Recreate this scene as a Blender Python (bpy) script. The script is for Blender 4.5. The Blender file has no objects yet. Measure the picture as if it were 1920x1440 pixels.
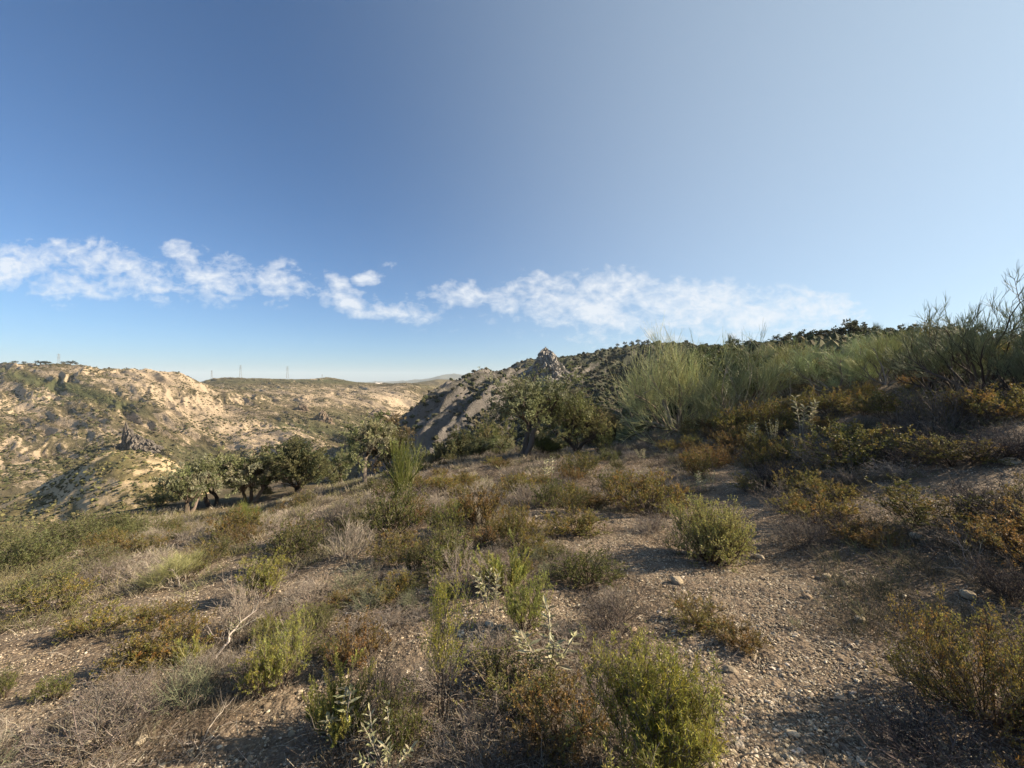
import bpy, math, random
import numpy as np
from mathutils import Vector, Matrix

C = bpy.context.scene.collection
R = math.radians
sc = bpy.context.scene

# ------------------------------------------------------------------ camera, sky, sun, exposure
F, HY, EYE = 737.0, 715.0, 1.6          # focal length in pixels of the 1920 px wide photograph, horizon row, eye height
SUN_AZ, SUN_EL = 85.0, 29.0             # clockwise from the view direction (+Y)
cd = bpy.data.cameras.new('camera'); cam = bpy.data.objects.new('camera', cd); C.objects.link(cam)
cam.location = (0, 0, EYE); cam.rotation_euler = (R(90), 0, 0)
cd.sensor_width = 36; cd.lens = 36 * F / 1920; cd.shift_y = -(720 - HY) / 1920
cd.clip_start = 0.05; cd.clip_end = 60000
sc.camera = cam
sc.view_settings.view_transform = 'Standard'; sc.view_settings.look = 'None'
sc.view_settings.exposure = 1.38; sc.view_settings.gamma = 1.0
sc.cycles.max_bounces = 5; sc.cycles.diffuse_bounces = 3; sc.cycles.transmission_bounces = 2
sc.cycles.transparent_max_bounces = 4; sc.cycles.volume_bounces = 0

sd = bpy.data.lights.new('sun', 'SUN'); sd.energy = 5.0; sd.angle = R(0.5); sd.color = (1.0, 0.83, 0.62)
sun = bpy.data.objects.new('sun', sd); C.objects.link(sun)
sdir = Vector((math.sin(R(SUN_AZ)) * math.cos(R(SUN_EL)), math.cos(R(SUN_AZ)) * math.cos(R(SUN_EL)), math.sin(R(SUN_EL))))
sun.rotation_euler = sdir.to_track_quat('Z', 'Y').to_euler()
sun.location = sdir * 100

w = bpy.data.worlds.new('World'); sc.world = w; w.use_nodes = True
NT = w.node_tree; NT.nodes.clear()
def N(nt, t, **kw):
    n = nt.nodes.new(t)
    for k, v in kw.items():
        if k.startswith('i_'):
            n.inputs[int(k[2:]) if k[2:].isdigit() else k[2:].replace('_', ' ')].default_value = v
        else: setattr(n, k, v)
    return n
def L(nt, a, b): nt.links.new(a, b)
sky = N(NT, 'ShaderNodeTexSky', sky_type='NISHITA', sun_disc=False, sun_elevation=R(SUN_EL), sun_rotation=R(SUN_AZ),
        altitude=1500, air_density=0.95, dust_density=3.2, ozone_density=3.5)
bg = N(NT, 'ShaderNodeBackground'); bg.inputs[1].default_value = 0.053
tint = N(NT, 'ShaderNodeMix', data_type='RGBA', blend_type='MULTIPLY'); tint.inputs[0].default_value = 1; tint.inputs[7].default_value = (.70, .97, 1.13, 1)
L(NT, sky.outputs[0], tint.inputs[6]); L(NT, tint.outputs[2], bg.inputs[0])
tc = N(NT, 'ShaderNodeTexCoord'); sx = N(NT, 'ShaderNodeSeparateXYZ'); L(NT, tc.outputs['Generated'], sx.inputs[0])
def M(nt, op, a, b=None, c=None, clamp=False):
    n = nt.nodes.new('ShaderNodeMath'); n.operation = op; n.use_clamp = clamp
    for i, v in enumerate((a, b, c)):
        if v is None: continue
        if isinstance(v, (int, float)): n.inputs[i].default_value = v
        else: nt.links.new(v, n.inputs[i])
    return n.outputs[0]
ys = M(NT, 'MAXIMUM', sx.outputs[1], 0.02)
U = M(NT, 'DIVIDE', sx.outputs[0], ys); V = M(NT, 'DIVIDE', sx.outputs[2], ys)
cv = N(NT, 'ShaderNodeCombineXYZ'); L(NT, U, cv.inputs[0]); L(NT, V, cv.inputs[1])
BLOBS = [(30, 500, 130, 42, 12, 1), (130, 525, 110, 45, 5, .9), (120, 462, 60, 13, -15, .8), (240, 500, 85, 36, -28, 1), (265, 530, 120, 40, -5, .85),
         (350, 480, 50, 22, -25, .95), (395, 520, 90, 48, -8, 1), (520, 530, 48, 42, 15, .95), (560, 535, 55, 25, -20, .8),
         (635, 530, 36, 16, -40, .9), (690, 522, 32, 14, 10, 1), (660, 568, 80, 26, -10, .95), (745, 586, 95, 20, -5, .95), (735, 500, 35, 12, -25, .55),
         (800, 555, 50, 14, -5, .7), (860, 552, 80, 26, 0, .85), (950, 560, 90, 24, -4, .8), (1015, 525, 45, 20, -15, .85), (1100, 570, 190, 48, -3, 1),
         (1150, 535, 85, 35, 0, 1), (1260, 580, 180, 55, 0, 1), (1360, 565, 90, 38, 0, 1), (1440, 590, 190, 48, 0, 1), (1545, 575, 80, 28, 0, .9),
         (1300, 625, 320, 45, 0, .62), (880, 605, 200, 22, 0, .35), (1060, 612, 90, 12, 5, .5), (430, 560, 500, 16, -3, .4)]
mask = None
for bx_, by_, rx, ry, rot, st in BLOBS:
    mp = N(NT, 'ShaderNodeMapping', vector_type='TEXTURE')
    mp.inputs['Location'].default_value = ((bx_ - 960) / F, (HY - by_) / F, 0)
    mp.inputs['Rotation'].default_value = (0, 0, R(rot)); mp.inputs['Scale'].default_value = (rx * 1.25 / F, ry * 1.35 / F, 1)
    L(NT, cv.outputs[0], mp.inputs[0])
    g = N(NT, 'ShaderNodeTexGradient', gradient_type='SPHERICAL'); L(NT, mp.outputs[0], g.inputs[0])
    v = M(NT, 'MULTIPLY', M(NT, 'POWER', g.outputs['Fac'], 0.6), st)
    mask = v if mask is None else M(NT, 'SMOOTH_MAX', mask, v, 0.05)
mp = N(NT, 'ShaderNodeMapping'); mp.inputs['Scale'].default_value = (9, 17, 1); mp.inputs['Rotation'].default_value = (0, 0, R(12)); L(NT, cv.outputs[0], mp.inputs[0])
n1 = N(NT, 'ShaderNodeTexNoise', i_Scale=1.0, i_Detail=9.0, i_Roughness=0.6, i_Distortion=0.7); L(NT, mp.outputs[0], n1.inputs['Vector'])
mp2 = N(NT, 'ShaderNodeMapping'); mp2.inputs['Scale'].default_value = (34, 52, 1); L(NT, cv.outputs[0], mp2.inputs[0])
n2 = N(NT, 'ShaderNodeTexNoise', i_Scale=1.0, i_Detail=6.0, i_Roughness=0.6, i_Distortion=0.4); L(NT, mp2.outputs[0], n2.inputs['Vector'])
nn = M(NT, 'ADD', M(NT, 'MULTIPLY', M(NT, 'SUBTRACT', n1.outputs[0], 0.5), 1.9), M(NT, 'MULTIPLY', M(NT, 'SUBTRACT', n2.outputs[0], 0.5), 1.4))
dens = M(NT, 'MULTIPLY', M(NT, 'SUBTRACT', M(NT, 'ADD', mask, nn), 0.36), 1.35, clamp=True)
dens = M(NT, 'MULTIPLY', dens, M(NT, 'MULTIPLY', M(NT, 'MULTIPLY', M(NT, 'SUBTRACT', mask, .12), 4.0, clamp=True), M(NT, 'GREATER_THAN', sx.outputs[1], 0.05)))
dens = M(NT, 'MULTIPLY', M(NT, 'POWER', dens, 1.0), 0.80)
cb = N(NT, 'ShaderNodeBackground'); cb.inputs[0].default_value = (0.90, 0.93, 0.97, 1); cb.inputs[1].default_value = 0.40
mx = N(NT, 'ShaderNodeMixShader'); L(NT, dens, mx.inputs[0]); L(NT, bg.outputs[0], mx.inputs[1]); L(NT, cb.outputs[0], mx.inputs[2])
# whitish glow towards the sun, painted into the sky as a blended tone
vd = N(NT, 'ShaderNodeVectorMath', operation='DOT_PRODUCT'); L(NT, tc.outputs['Generated'], vd.inputs[0])
vd.inputs[1].default_value = (math.sin(R(SUN_AZ - 3)) * math.cos(R(14)), math.cos(R(SUN_AZ - 3)) * math.cos(R(14)), math.sin(R(14)))
vr = N(NT, 'ShaderNodeMapRange', interpolation_type='SMOOTHSTEP'); vr.inputs[1].default_value = -0.25; vr.inputs[2].default_value = 1.15; vr.inputs[4].default_value = 0.60; L(NT, vd.outputs['Value'], vr.inputs[0])
vb = N(NT, 'ShaderNodeBackground'); vb.inputs[0].default_value = (0.78, 0.90, 0.90, 1); vb.inputs[1].default_value = 0.35
m2 = N(NT, 'ShaderNodeMixShader'); L(NT, vr.outputs[0], m2.inputs[0]); L(NT, bg.outputs[0], m2.inputs[1]); L(NT, vb.outputs[0], m2.inputs[2]); L(NT, m2.outputs[0], mx.inputs[1])
wo = N(NT, 'ShaderNodeOutputWorld'); L(NT, mx.outputs[0], wo.inputs[0])

# ------------------------------------------------------------------ numeric helpers
def perlin(x, y, seed=0):
    xi = np.floor(x).astype(np.int64); yi = np.floor(y).astype(np.int64); xf = x - xi; yf = y - yi
    def g(ix, iy, dx, dy):
        h = (ix * 374761393 + iy * 668265263 + seed * 2147483) & 0xffffffff
        h = ((h ^ (h >> 13)) * 1274126177) & 0xffffffff; h = h ^ (h >> 16)
        a = (h & 1023) * (2 * math.pi / 1024)
        return np.cos(a) * dx + np.sin(a) * dy
    u = xf * xf * xf * (xf * (xf * 6 - 15) + 10); v = yf * yf * yf * (yf * (yf * 6 - 15) + 10)
    a = g(xi, yi, xf, yf); b = g(xi + 1, yi, xf - 1, yf); c = g(xi, yi + 1, xf, yf - 1); d = g(xi + 1, yi + 1, xf - 1, yf - 1)
    return (a + (b - a) * u + (c - a) * v + (a - b - c + d) * u * v) * 1.5
def fbm(x, y, oct=4, seed=0, rough=0.5):
    s = 0; a = 1.0
    for i in range(oct):
        s = s + a * perlin(x * 2 ** i + i * 17.3, y * 2 ** i - i * 9.1, seed + i); a *= rough
    return s
def ridged(x, y, oct=4, seed=0, rough=0.5):
    s = 0; a = 1.0
    for i in range(oct):
        s = s + a * (1 - 2 * np.abs(perlin(x * 2 ** i + i * 5.3, y * 2 ** i - i * 3.1, seed + i))); a *= rough
    return s
def cells(x, y, seed=0):
    xi = np.floor(x).astype(np.int64); yi = np.floor(y).astype(np.int64)
    best = np.full(x.shape, 9.); sec = np.full(x.shape, 9.); val = np.zeros(x.shape)
    for i in (-1, 0, 1):
        for j in (-1, 0, 1):
            cx, cy = xi + i, yi + j; h = (cx * 73856093 ^ cy * 19349663 ^ seed * 83492791) & 0xffffffff
            h = ((h ^ (h >> 15)) * 2246822519) & 0xffffffff; h ^= h >> 13
            jx, jy, v = (h & 255) / 255., ((h >> 8) & 255) / 255., ((h >> 16) & 255) / 255.
            d = np.hypot(cx + jx - x, cy + jy - y); n = d < best
            sec = np.where(n, best, np.minimum(sec, d)); val = np.where(n, v, val); best = np.where(n, d, best)
    return val, sec - best
class TPS:
    def __init__(s, pts, vals, lam=1e-4):
        s.p = np.array(pts, float); n = len(s.p)
        d = np.linalg.norm(s.p[:, None] - s.p[None], axis=2)
        K = np.where(d > 0, d * d * np.log(np.maximum(d, 1e-9)), 0) + lam * np.eye(n)
        P = np.c_[np.ones(n), s.p]
        A = np.zeros((n + 3, n + 3)); A[:n, :n] = K; A[:n, n:] = P; A[n:, :n] = P.T
        s.w = np.linalg.solve(A, np.r_[np.array(vals, float), 0, 0, 0])
    def __call__(s, a, b):
        sh = a.shape; a = a.ravel(); b = b.ravel(); out = np.empty(a.size); n = len(s.p)
        for i in range(0, a.size, 50000):
            q = np.c_[a[i:i + 50000], b[i:i + 50000]]
            d2 = ((q[:, None] - s.p[None]) ** 2).sum(2)
            out[i:i + 50000] = (0.5 * d2 * np.log(np.maximum(d2, 1e-12))) @ s.w[:n] + s.w[n] + q @ s.w[n + 1:]
        return out.reshape(sh)

# ------------------------------------------------------------------ near ground: average slope k from the feet, by column and distance
GK = {  # px: [(Y, slope along Y)]
 -400: [(2, -.21), (5, -.25), (10, -.30), (20, -.33), (40, -.42), (100, -.46)],
 0: [(2, -.20), (3.8, -.235), (6.3, -.27), (12.6, -.30), (20, -.307), (30, -.355), (60, -.45), (120, -.44)],
 240: [(2, -.185), (4.2, -.21), (7.8, -.25), (17.8, -.27), (28, -.271), (36, -.31), (60, -.43), (120, -.44)],
 480: [(2, -.165), (4.8, -.19), (9.6, -.22), (18, -.245), (25, -.252), (32, -.225), (38, -.215), (48, -.30), (70, -.42), (120, -.44)],
 600: [(2, -.147), (5, -.16), (10, -.18), (20, -.20), (30, -.215), (37, -.218), (48, -.31), (70, -.42)],
 720: [(2, -.13), (4.2, -.14), (8.9, -.145), (14, -.152), (20, -.163), (26, -.19), (35, -.27), (60, -.42), (120, -.44)],
 960: [(2, -.105), (4.6, -.11), (7.7, -.112), (11.3, -.112), (18, -.108), (25, -.118), (34, -.17), (60, -.32), (120, -.36)],
 1100: [(2, -.10), (5, -.108), (10, -.107), (17, -.10), (24, -.108), (34, -.15), (60, -.20), (120, -.24)],
 1200: [(2, -.09), (5.7, -.105), (10.6, -.10), (17, -.09), (22, -.083), (36, -.075), (60, -.07), (120, -.10)],
 1320: [(2, -.08), (5, -.10), (10, -.075), (16, -.03), (24, .005), (40, .05), (70, .085), (100, .06), (130, .03)],
 1440: [(2, -.07), (4.4, -.095), (8, -.075), (11.4, -.06), (16, .0), (30, .046), (60, .078), (95, .098), (120, .10), (150, .06)],
 1560: [(2, -.06), (4.5, -.065), (8, -.03), (12, .03), (18, .075), (30, .105), (60, .115), (90, .118), (130, .08)],
 1680: [(1.8, -.045), (4.5, -.03), (7.9, .02), (11.4, .075), (15.5, .125), (28, .138), (50, .12), (120, .07)],
 1920: [(1.6, -.01), (3.8, .03), (5.4, .07), (7, .13), (8.6, .18), (15, .20), (30, .15), (100, .06)],
 2400: [(1.5, .04), (4, .10), (7, .22), (12, .27), (25, .20), (80, .08)]}
_p, _v = [], []
for px, rows in GK.items():
    t = (px - 960) / F; cs = 1 / math.sqrt(1 + t * t)
    for Y, k in rows:
        _p.append((math.atan(t) * 2.2, math.log(Y / cs))); _v.append(k * cs)
for az in (-180, -135, -100, 100, 135, 180):
    for r in (2, 8, 30, 120):
        _p.append((R(az) * 2.2, math.log(r))); _v.append((.16 * math.sin(R(az)) - .10 * math.cos(R(az))) * (1 if r < 20 else .7))
_gt = TPS(_p, _v, 2e-3)
def G0(x, y):
    r = np.maximum(np.hypot(x, y), 1e-6); az = np.arctan2(x, y)
    k = _gt(az * 2.2, np.log(np.clip(r, 1.4, 200)))
    return r * k
def G(x, y):
    x = np.asarray(x, float); y = np.asarray(y, float)
    r = np.hypot(x, y)
    z = G0(x, y)
    z = z + 0.05 * fbm(x / 1.3, y / 1.3, 3, 3) * np.clip(r / 3, .3, 1) + 0.16 * fbm(x / 7 + 3, y / 7, 2, 8) * np.clip((r - 2) / 10, 0, 1)
    z = z + 0.9 * fbm(x / 33, y / 33, 3, 21) * np.clip((r - 28) / 50, 0, 1)
    return z

# hills: photograph row of the surface by column and distance
def surf(tab, sx_=150.0):
    p, v = [], []
    for px, rows in tab.items():
        for Y, py in rows: p.append((px / sx_, math.log(Y) * 3)); v.append(py / 100)
    t = TPS(p, v, 1e-3)
    return lambda PX, Y: t(PX / sx_, np.log(Y) * 3) * 100
VALLEY = surf({
 -500: [(80, 1020), (150, 930), (250, 800), (330, 730), (400, 690), (550, 740)],
 -200: [(80, 1020), (150, 930), (250, 800), (330, 725), (400, 684), (550, 740)],
 0: [(80, 1015), (130, 950), (200, 860), (300, 760), (350, 720), (400, 686), (540, 745)],
 120: [(85, 1000), (140, 940), (200, 870), (300, 765), (400, 688), (540, 745)],
 240: [(90, 985), (140, 930), (190, 872), (260, 795), (340, 727), (400, 692), (540, 750)],
 330: [(100, 970), (150, 920), (220, 850), (300, 775), (380, 718), (420, 702), (540, 745)],
 400: [(110, 955), (170, 905), (250, 840), (350, 772), (440, 730), (540, 735), (700, 713), (760, 712), (1000, 745)],
 480: [(120, 945), (180, 895), (260, 830), (360, 775), (480, 742), (620, 724), (760, 711), (1000, 745)],
 560: [(130, 935), (200, 875), (280, 820), (400, 772), (560, 735), (760, 712), (1000, 745)],
 620: [(140, 930), (220, 860), (320, 808), (450, 770), (600, 735), (750, 714), (810, 709), (1000, 745)],
 665: [(150, 930), (230, 860), (330, 810), (480, 770), (620, 738), (830, 719), (1050, 745)],
 710: [(160, 925), (250, 858), (350, 812), (500, 770), (560, 750), (650, 733), (850, 723), (1100, 740)],
 760: [(170, 920), (260, 855), (380, 812), (520, 778), (590, 760), (630, 735), (900, 727), (1150, 740)],
 830: [(180, 920), (300, 855), (450, 805), (560, 780), (640, 745), (900, 729), (1150, 742)],
 950: [(190, 920), (300, 855), (600, 785), (900, 745), (1150, 750)],
 1150: [(200, 920), (300, 865), (600, 800), (900, 755), (1150, 755)]})
RIDGE = surf({
 560: [(130, 1060), (200, 1010), (300, 980)],
 660: [(130, 990), (180, 925), (230, 920), (320, 930)],
 700: [(130, 960), (175, 880), (215, 872), (300, 900)],
 740: [(130, 930), (160, 848), (190, 803), (240, 830), (320, 870)],
 780: [(120, 930), (150, 860), (190, 790), (216, 771), (270, 810), (330, 850)],
 820: [(115, 910), (150, 832), (190, 766), (242, 742), (290, 770), (340, 810)],
 860: [(110, 895), (150, 812), (190, 747), (256, 722), (310, 750)],
 900: [(105, 885), (150, 798), (190, 735), (272, 707), (320, 735)],
 940: [(100, 878), (150, 788), (190, 727), (290, 699), (340, 730)],
 980: [(90, 880), (130, 818), (180, 755), (240, 714), (310, 688), (370, 715)],
 1050: [(80, 870), (115, 812), (170, 752), (230, 712), (330, 680), (410, 705)],
 1100: [(70, 870), (110, 805), (150, 757), (220, 714), (340, 672), (430, 700)],
 1160: [(60, 850), (100, 790), (140, 747), (200, 707), (340, 661), (430, 690)],
 1230: [(55, 830), (90, 770), (130, 728), (200, 688), (340, 651), (430, 680)],
 1350: [(55, 820), (90, 765), (150, 710), (340, 662), (430, 690)],
 1600: [(55, 820), (90, 770), (150, 730), (340, 690), (430, 710)]})
MOUND = surf({
 -200: [(70, 1080), (100, 1040), (140, 1040)],
 -60: [(70, 1055), (105, 990), (125, 968), (150, 985)],
 30: [(75, 1030), (105, 958), (125, 934), (155, 955)],
 120: [(80, 1010), (108, 922), (122, 898), (138, 894), (165, 935)],
 185: [(80, 990), (108, 888), (122, 863), (140, 859), (170, 900)],
 235: [(80, 985), (108, 880), (122, 856), (140, 850), (172, 885)],
 300: [(84, 975), (108, 884), (122, 864), (140, 859), (170, 895)],
 340: [(86, 972), (108, 902), (122, 884), (138, 880), (165, 920)],
 400: [(88, 985), (108, 945), (128, 930), (160, 960)],
 500: [(90, 1020), (120, 1000), (160, 1020)]})
def rib(x, y, wl, along, ang):
    c, s = math.cos(R(ang)), math.sin(R(ang))
    a = x * c + y * s; b = -x * s + y * c
    return a / (wl * along), b / wl
def hz(f, PX, Y): return EYE + Y * (HY - f(PX, Y)) / F
def pxy(x, y): return 960 + F * x / y
def H_valley(x, y):
    z = hz(VALLEY, np.clip(pxy(x, y), -520, 1160), y)
    wx = x + 14 * fbm(x / 90, y / 90, 2, 5); wy = y + 14 * fbm(x / 90 + 9, y / 90, 2, 6)
    a, b = rib(wx, wy, 36, 6.0, -33); c, d = rib(wx, wy, 13, 5.0, -30)
    am = np.clip((y - 90) / 160, .15, 1) * np.clip((1100 - y) / 400, 0, 1.4)
    return z + am * (1.7 * (ridged(a, b, 2, 31) - .6) + 1.7 * (ridged(c, d, 3, 44) - .6) + .25 * fbm(x / 9, y / 9, 3, 9))
def H_ridge(x, y):
    z = hz(RIDGE, np.clip(pxy(x, y), 560, 1600), y)
    a, b = rib(x + 8 * fbm(x / 40, y / 40, 2, 4), y, 24, 4.0, 62); c, d = rib(x, y, 9, 3.0, 66)
    am = np.clip((y - 60) / 100, .15, 1)
    return z + am * (4.2 * (ridged(a, b, 3, 71) - .6) + 1.3 * (ridged(c, d, 2, 73) - .6) + .8 * fbm(x / 8, y / 8, 3, 12) + .9 * np.maximum(cells(x / 5, y / 5, 7)[0] - .55, 0) * 2)
def H_mound(x, y):
    z = hz(MOUND, np.clip(pxy(x, y), -200, 500), y)
    return z + .5 * fbm(x / 9, y / 9, 4, 15) + .5 * ridged(*rib(x, y, 12, 3, -40), 3, 18)

# ------------------------------------------------------------------ mesh + object helpers
def mesh_np(name, V, faces, col=None, mat=None, smooth=False):
    me = bpy.data.meshes.new(name)
    V = np.ascontiguousarray(V, np.float32)
    faces = [np.ascontiguousarray(f, np.int32) for f in faces if len(f)]
    me.vertices.add(len(V)); me.vertices.foreach_set('co', V.ravel())
    nl = sum(f.size for f in faces); npoly = sum(len(f) for f in faces)
    me.loops.add(nl); me.polygons.add(npoly)
    me.loops.foreach_set('vertex_index', np.concatenate([f.ravel() for f in faces]))
    st = []; o = 0
    for f in faces:
        k = f.shape[1]; st.append(o + np.arange(len(f)) * k); o += f.size
    me.polygons.foreach_set('loop_start', np.concatenate(st).astype(np.int32))
    me.polygons.foreach_set('use_smooth', np.full(npoly, bool(smooth)))
    if col is not None:
        a = me.attributes.new('Col', 'FLOAT_COLOR', 'POINT')
        a.data.foreach_set('color', np.c_[np.clip(col, 0, 1), np.ones(len(V))].astype(np.float32).ravel())
    me.update(calc_edges=True)
    if mat: me.materials.append(mat)
    return me
def link(name, me, parent=None, loc=None):
    o = bpy.data.objects.new(name, me); C.objects.link(o)
    if parent is not None: o.parent = parent
    if loc is not None: o.location = loc
    return o
def tag(o, label=None, cat=None, group=None, kind=None):
    if label: o['label'] = label
    if cat: o['category'] = cat
    if group: o['group'] = group
    if kind: o['kind'] = kind
    return o
class MB:
    def __init__(s): s.V = []; s.Q = []; s.T = []; s.Cc = []; s.n = 0
    def add(s, V, faces, col):
        V = np.asarray(V, float).reshape(-1, 3)
        col = np.asarray(col, float)
        if col.ndim == 1: col = np.tile(col, (len(V), 1))
        s.V.append(V); s.Cc.append(col)
        faces = np.asarray(faces)
        (s.Q if faces.shape[1] == 4 else s.T).append(faces + s.n); s.n += len(V)
    def mesh(s, name, mat, smooth=False):
        fs = []
        if s.Q: fs.append(np.concatenate(s.Q))
        if s.T: fs.append(np.concatenate(s.T))
        return mesh_np(name, np.concatenate(s.V), fs, np.concatenate(s.Cc), mat, smooth)
def nrm(v): return v / np.maximum(np.linalg.norm(v, axis=-1, keepdims=True), 1e-9)
def grow(rng, S, D, Ln, K=5, wob=.15, up=0.0):
    S = np.asarray(S, float); D = nrm(np.asarray(D, float)); n = len(S)
    P = np.empty((n, K, 3)); P[:, 0] = S; d = D
    for k in range(1, K):
        d = nrm(d + rng.normal(0, wob, (n, 3)) + np.array([0, 0, up]))
        P[:, k] = P[:, k - 1] + d * (Ln / (K - 1))[:, None]
    return P
def at(P, t):
    K = P.shape[1]; f = t * (K - 1); i = np.minimum(f.astype(int), K - 2); u = (f - i)[:, None]
    ar = np.arange(len(P)); a = P[ar, i]; b = P[ar, i + 1]
    return a + (b - a) * u, nrm(b - a)
def spawn(rng, P, n, t0, t1, ang, up=0.0):
    idx = np.repeat(np.arange(len(P)), n); t = rng.uniform(t0, t1, len(idx))
    p, d = at(P[idx], t)
    rd = nrm(rng.normal(0, 1, (len(idx), 3))); rd = nrm(rd - (rd * d).sum(1)[:, None] * d)
    a = np.radians(rng.uniform(ang * .5, ang * 1.3, len(idx)))[:, None]
    D = nrm(d * np.cos(a) + rd * np.sin(a) + np.array([0, 0, up]))
    return p, D, idx, t
def tubes(mb, P, r0, r1, col, sides=3):
    n, K, _ = P.shape
    r0 = np.broadcast_to(r0, (n,)); r1 = np.broadcast_to(r1, (n,))
    tn = np.empty_like(P); tn[:, 1:-1] = P[:, 2:] - P[:, :-2]; tn[:, 0] = P[:, 1] - P[:, 0]; tn[:, -1] = P[:, -1] - P[:, -2]; tn = nrm(tn)
    ref = np.where(np.abs(tn[:, :1, 2:3]) > .9, np.array([1., 0, 0]), np.array([0, 0, 1.]))
    ref = np.broadcast_to(ref, P.shape)
    u = nrm(np.cross(ref, tn)); v = np.cross(tn, u)
    t = np.linspace(0, 1, K)[None, :, None, None]; rr = r0[:, None, None, None] * (1 - t) + r1[:, None, None, None] * t
    a = np.arange(sides) * 2 * math.pi / sides
    ring = P[:, :, None] + rr * (np.cos(a)[None, None, :, None] * u[:, :, None] + np.sin(a)[None, None, :, None] * v[:, :, None])
    V = ring.reshape(-1, 3)
    base = (np.arange(n)[:, None] * K + np.arange(K - 1)[None]).reshape(-1, 1) * sides
    j = np.arange(sides)[None]; j2 = (j + 1) % sides
    Q = np.stack([base + j, base + j2, base + sides + j2, base + sides + j], -1).reshape(-1, 4)
    col = np.asarray(col, float)
    if col.ndim == 2: col = np.repeat(col, K * sides, 0)
    mb.add(V, Q, col)
def leaves(mb, rng, p, d, ln, wd, col, fold=0.0):
    n = len(p); ln = np.broadcast_to(ln, (n,))[:, None]; wd = np.broadcast_to(wd, (n,))[:, None]
    s = nrm(np.cross(d, rng.normal(0, 1, (n, 3)))); m = p + d * ln * .5
    V = np.stack([p, m + s * wd * .5, p + d * ln, m - s * wd * .5], 1)
    if fold: V[:, 2] += np.array([0, 0, -1]) * ln * fold
    Q = np.arange(n * 4).reshape(n, 4)
    mb.add(V.reshape(-1, 3), Q, np.repeat(col, 4, 0))
def pal(rng, colors, n, jit=.18, cj=.14):
    c = np.array(colors, float)[rng.integers(0, len(colors), n)]
    return c * (1 + rng.normal(0, jit, (n, 1))) * (1 + rng.normal(0, jit * cj, (n, 3)))

# ------------------------------------------------------------------ materials
def new_mat(name):
    m = bpy.data.materials.new(name); m.use_nodes = True; nt = m.node_tree; nt.nodes.clear()
    return m, nt, N(nt, 'ShaderNodeOutputMaterial')
def plant_mat(name, rough=.6, trans=.32, hv=.35, vv=.5, spec=.2):
    m, nt, out = new_mat(name)
    at_ = N(nt, 'ShaderNodeAttribute', attribute_name='Col')
    oi = N(nt, 'ShaderNodeObjectInfo'); hs = N(nt, 'ShaderNodeHueSaturation')
    L(nt, M(nt, 'MULTIPLY_ADD', oi.outputs['Random'], hv * .06, .5 - hv * .03), hs.inputs['Hue'])
    r2 = M(nt, 'FRACT', M(nt, 'MULTIPLY', oi.outputs['Random'], 17.31))
    L(nt, M(nt, 'MULTIPLY_ADD', r2, vv, 1 - vv / 2), hs.inputs['Value']); L(nt, at_.outputs['Color'], hs.inputs['Color'])
    p = N(nt, 'ShaderNodeBsdfPrincipled', i_Roughness=rough); p.inputs['Specular IOR Level'].default_value = spec
    L(nt, hs.outputs[0], p.inputs['Base Color'])
    if trans:
        t = N(nt, 'ShaderNodeBsdfTranslucent'); L(nt, hs.outputs[0], t.inputs[0])
        x = N(nt, 'ShaderNodeMixShader'); x.inputs[0].default_value = trans
        L(nt, p.outputs[0], x.inputs[1]); L(nt, t.outputs[0], x.inputs[2]); L(nt, x.outputs[0], out.inputs[0])
    else: L(nt, p.outputs[0], out.inputs[0])
    return m
M_LEAF = plant_mat('leaf'); M_TWIG = plant_mat('twig', .85, 0, .2, .3, .1); M_STONE = plant_mat('stone', .9, 0, 0, 0, .15)
def ramp(nt, fac, stops):
    r = N(nt, 'ShaderNodeValToRGB'); cr = r.color_ramp
    while len(cr.elements) < len(stops): cr.elements.new(.5)
    for e, (p, c) in zip(cr.elements, stops): e.position = p; e.color = (*c, 1)
    L(nt, fac, r.inputs[0]); return r.outputs[0]
def noise(nt, vec, scale, detail=5, rough=.55, dist=0, mapping=None):
    if mapping:
        mp = N(nt, 'ShaderNodeMapping', vector_type='TEXTURE'); mp.inputs['Rotation'].default_value = (0, 0, R(mapping[0])); mp.inputs['Scale'].default_value = (mapping[1], 1, 1)
        L(nt, vec, mp.inputs[0]); vec = mp.outputs[0]
    n = N(nt, 'ShaderNodeTexNoise', i_Scale=scale, i_Detail=float(detail), i_Roughness=rough, i_Distortion=float(dist)); L(nt, vec, n.inputs['Vector'])
    return n.outputs[0]
def mix(nt, f, a, b):
    x = N(nt, 'ShaderNodeMix', data_type='RGBA'); L(nt, f, x.inputs[0]) if not isinstance(f, float) else setattr(x.inputs[0], 'default_value', f)
    for s, v in ((6, a), (7, b)):
        if isinstance(v, tuple): x.inputs[s].default_value = (*v, 1)
        else: L(nt, v, x.inputs[s])
    return x.outputs[2]
def sstep(nt, v, a, b):
    n = N(nt, 'ShaderNodeMapRange', interpolation_type='SMOOTHSTEP'); n.inputs[1].default_value = a; n.inputs[2].default_value = b; L(nt, v, n.inputs[0]); return n.outputs[0]
def finish(nt, out, col, h=None, dist=.1, rough=.95, strength=1.0):
    p = N(nt, 'ShaderNodeBsdfPrincipled', i_Roughness=rough); p.inputs['Specular IOR Level'].default_value = .1; L(nt, col, p.inputs['Base Color'])
    if h is not None:
        b = N(nt, 'ShaderNodeBump'); b.inputs['Distance'].default_value = dist; b.inputs['Strength'].default_value = strength; L(nt, h, b.inputs['Height']); L(nt, b.outputs[0], p.inputs['Normal'])
    L(nt, p.outputs[0], out.inputs[0])

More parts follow.
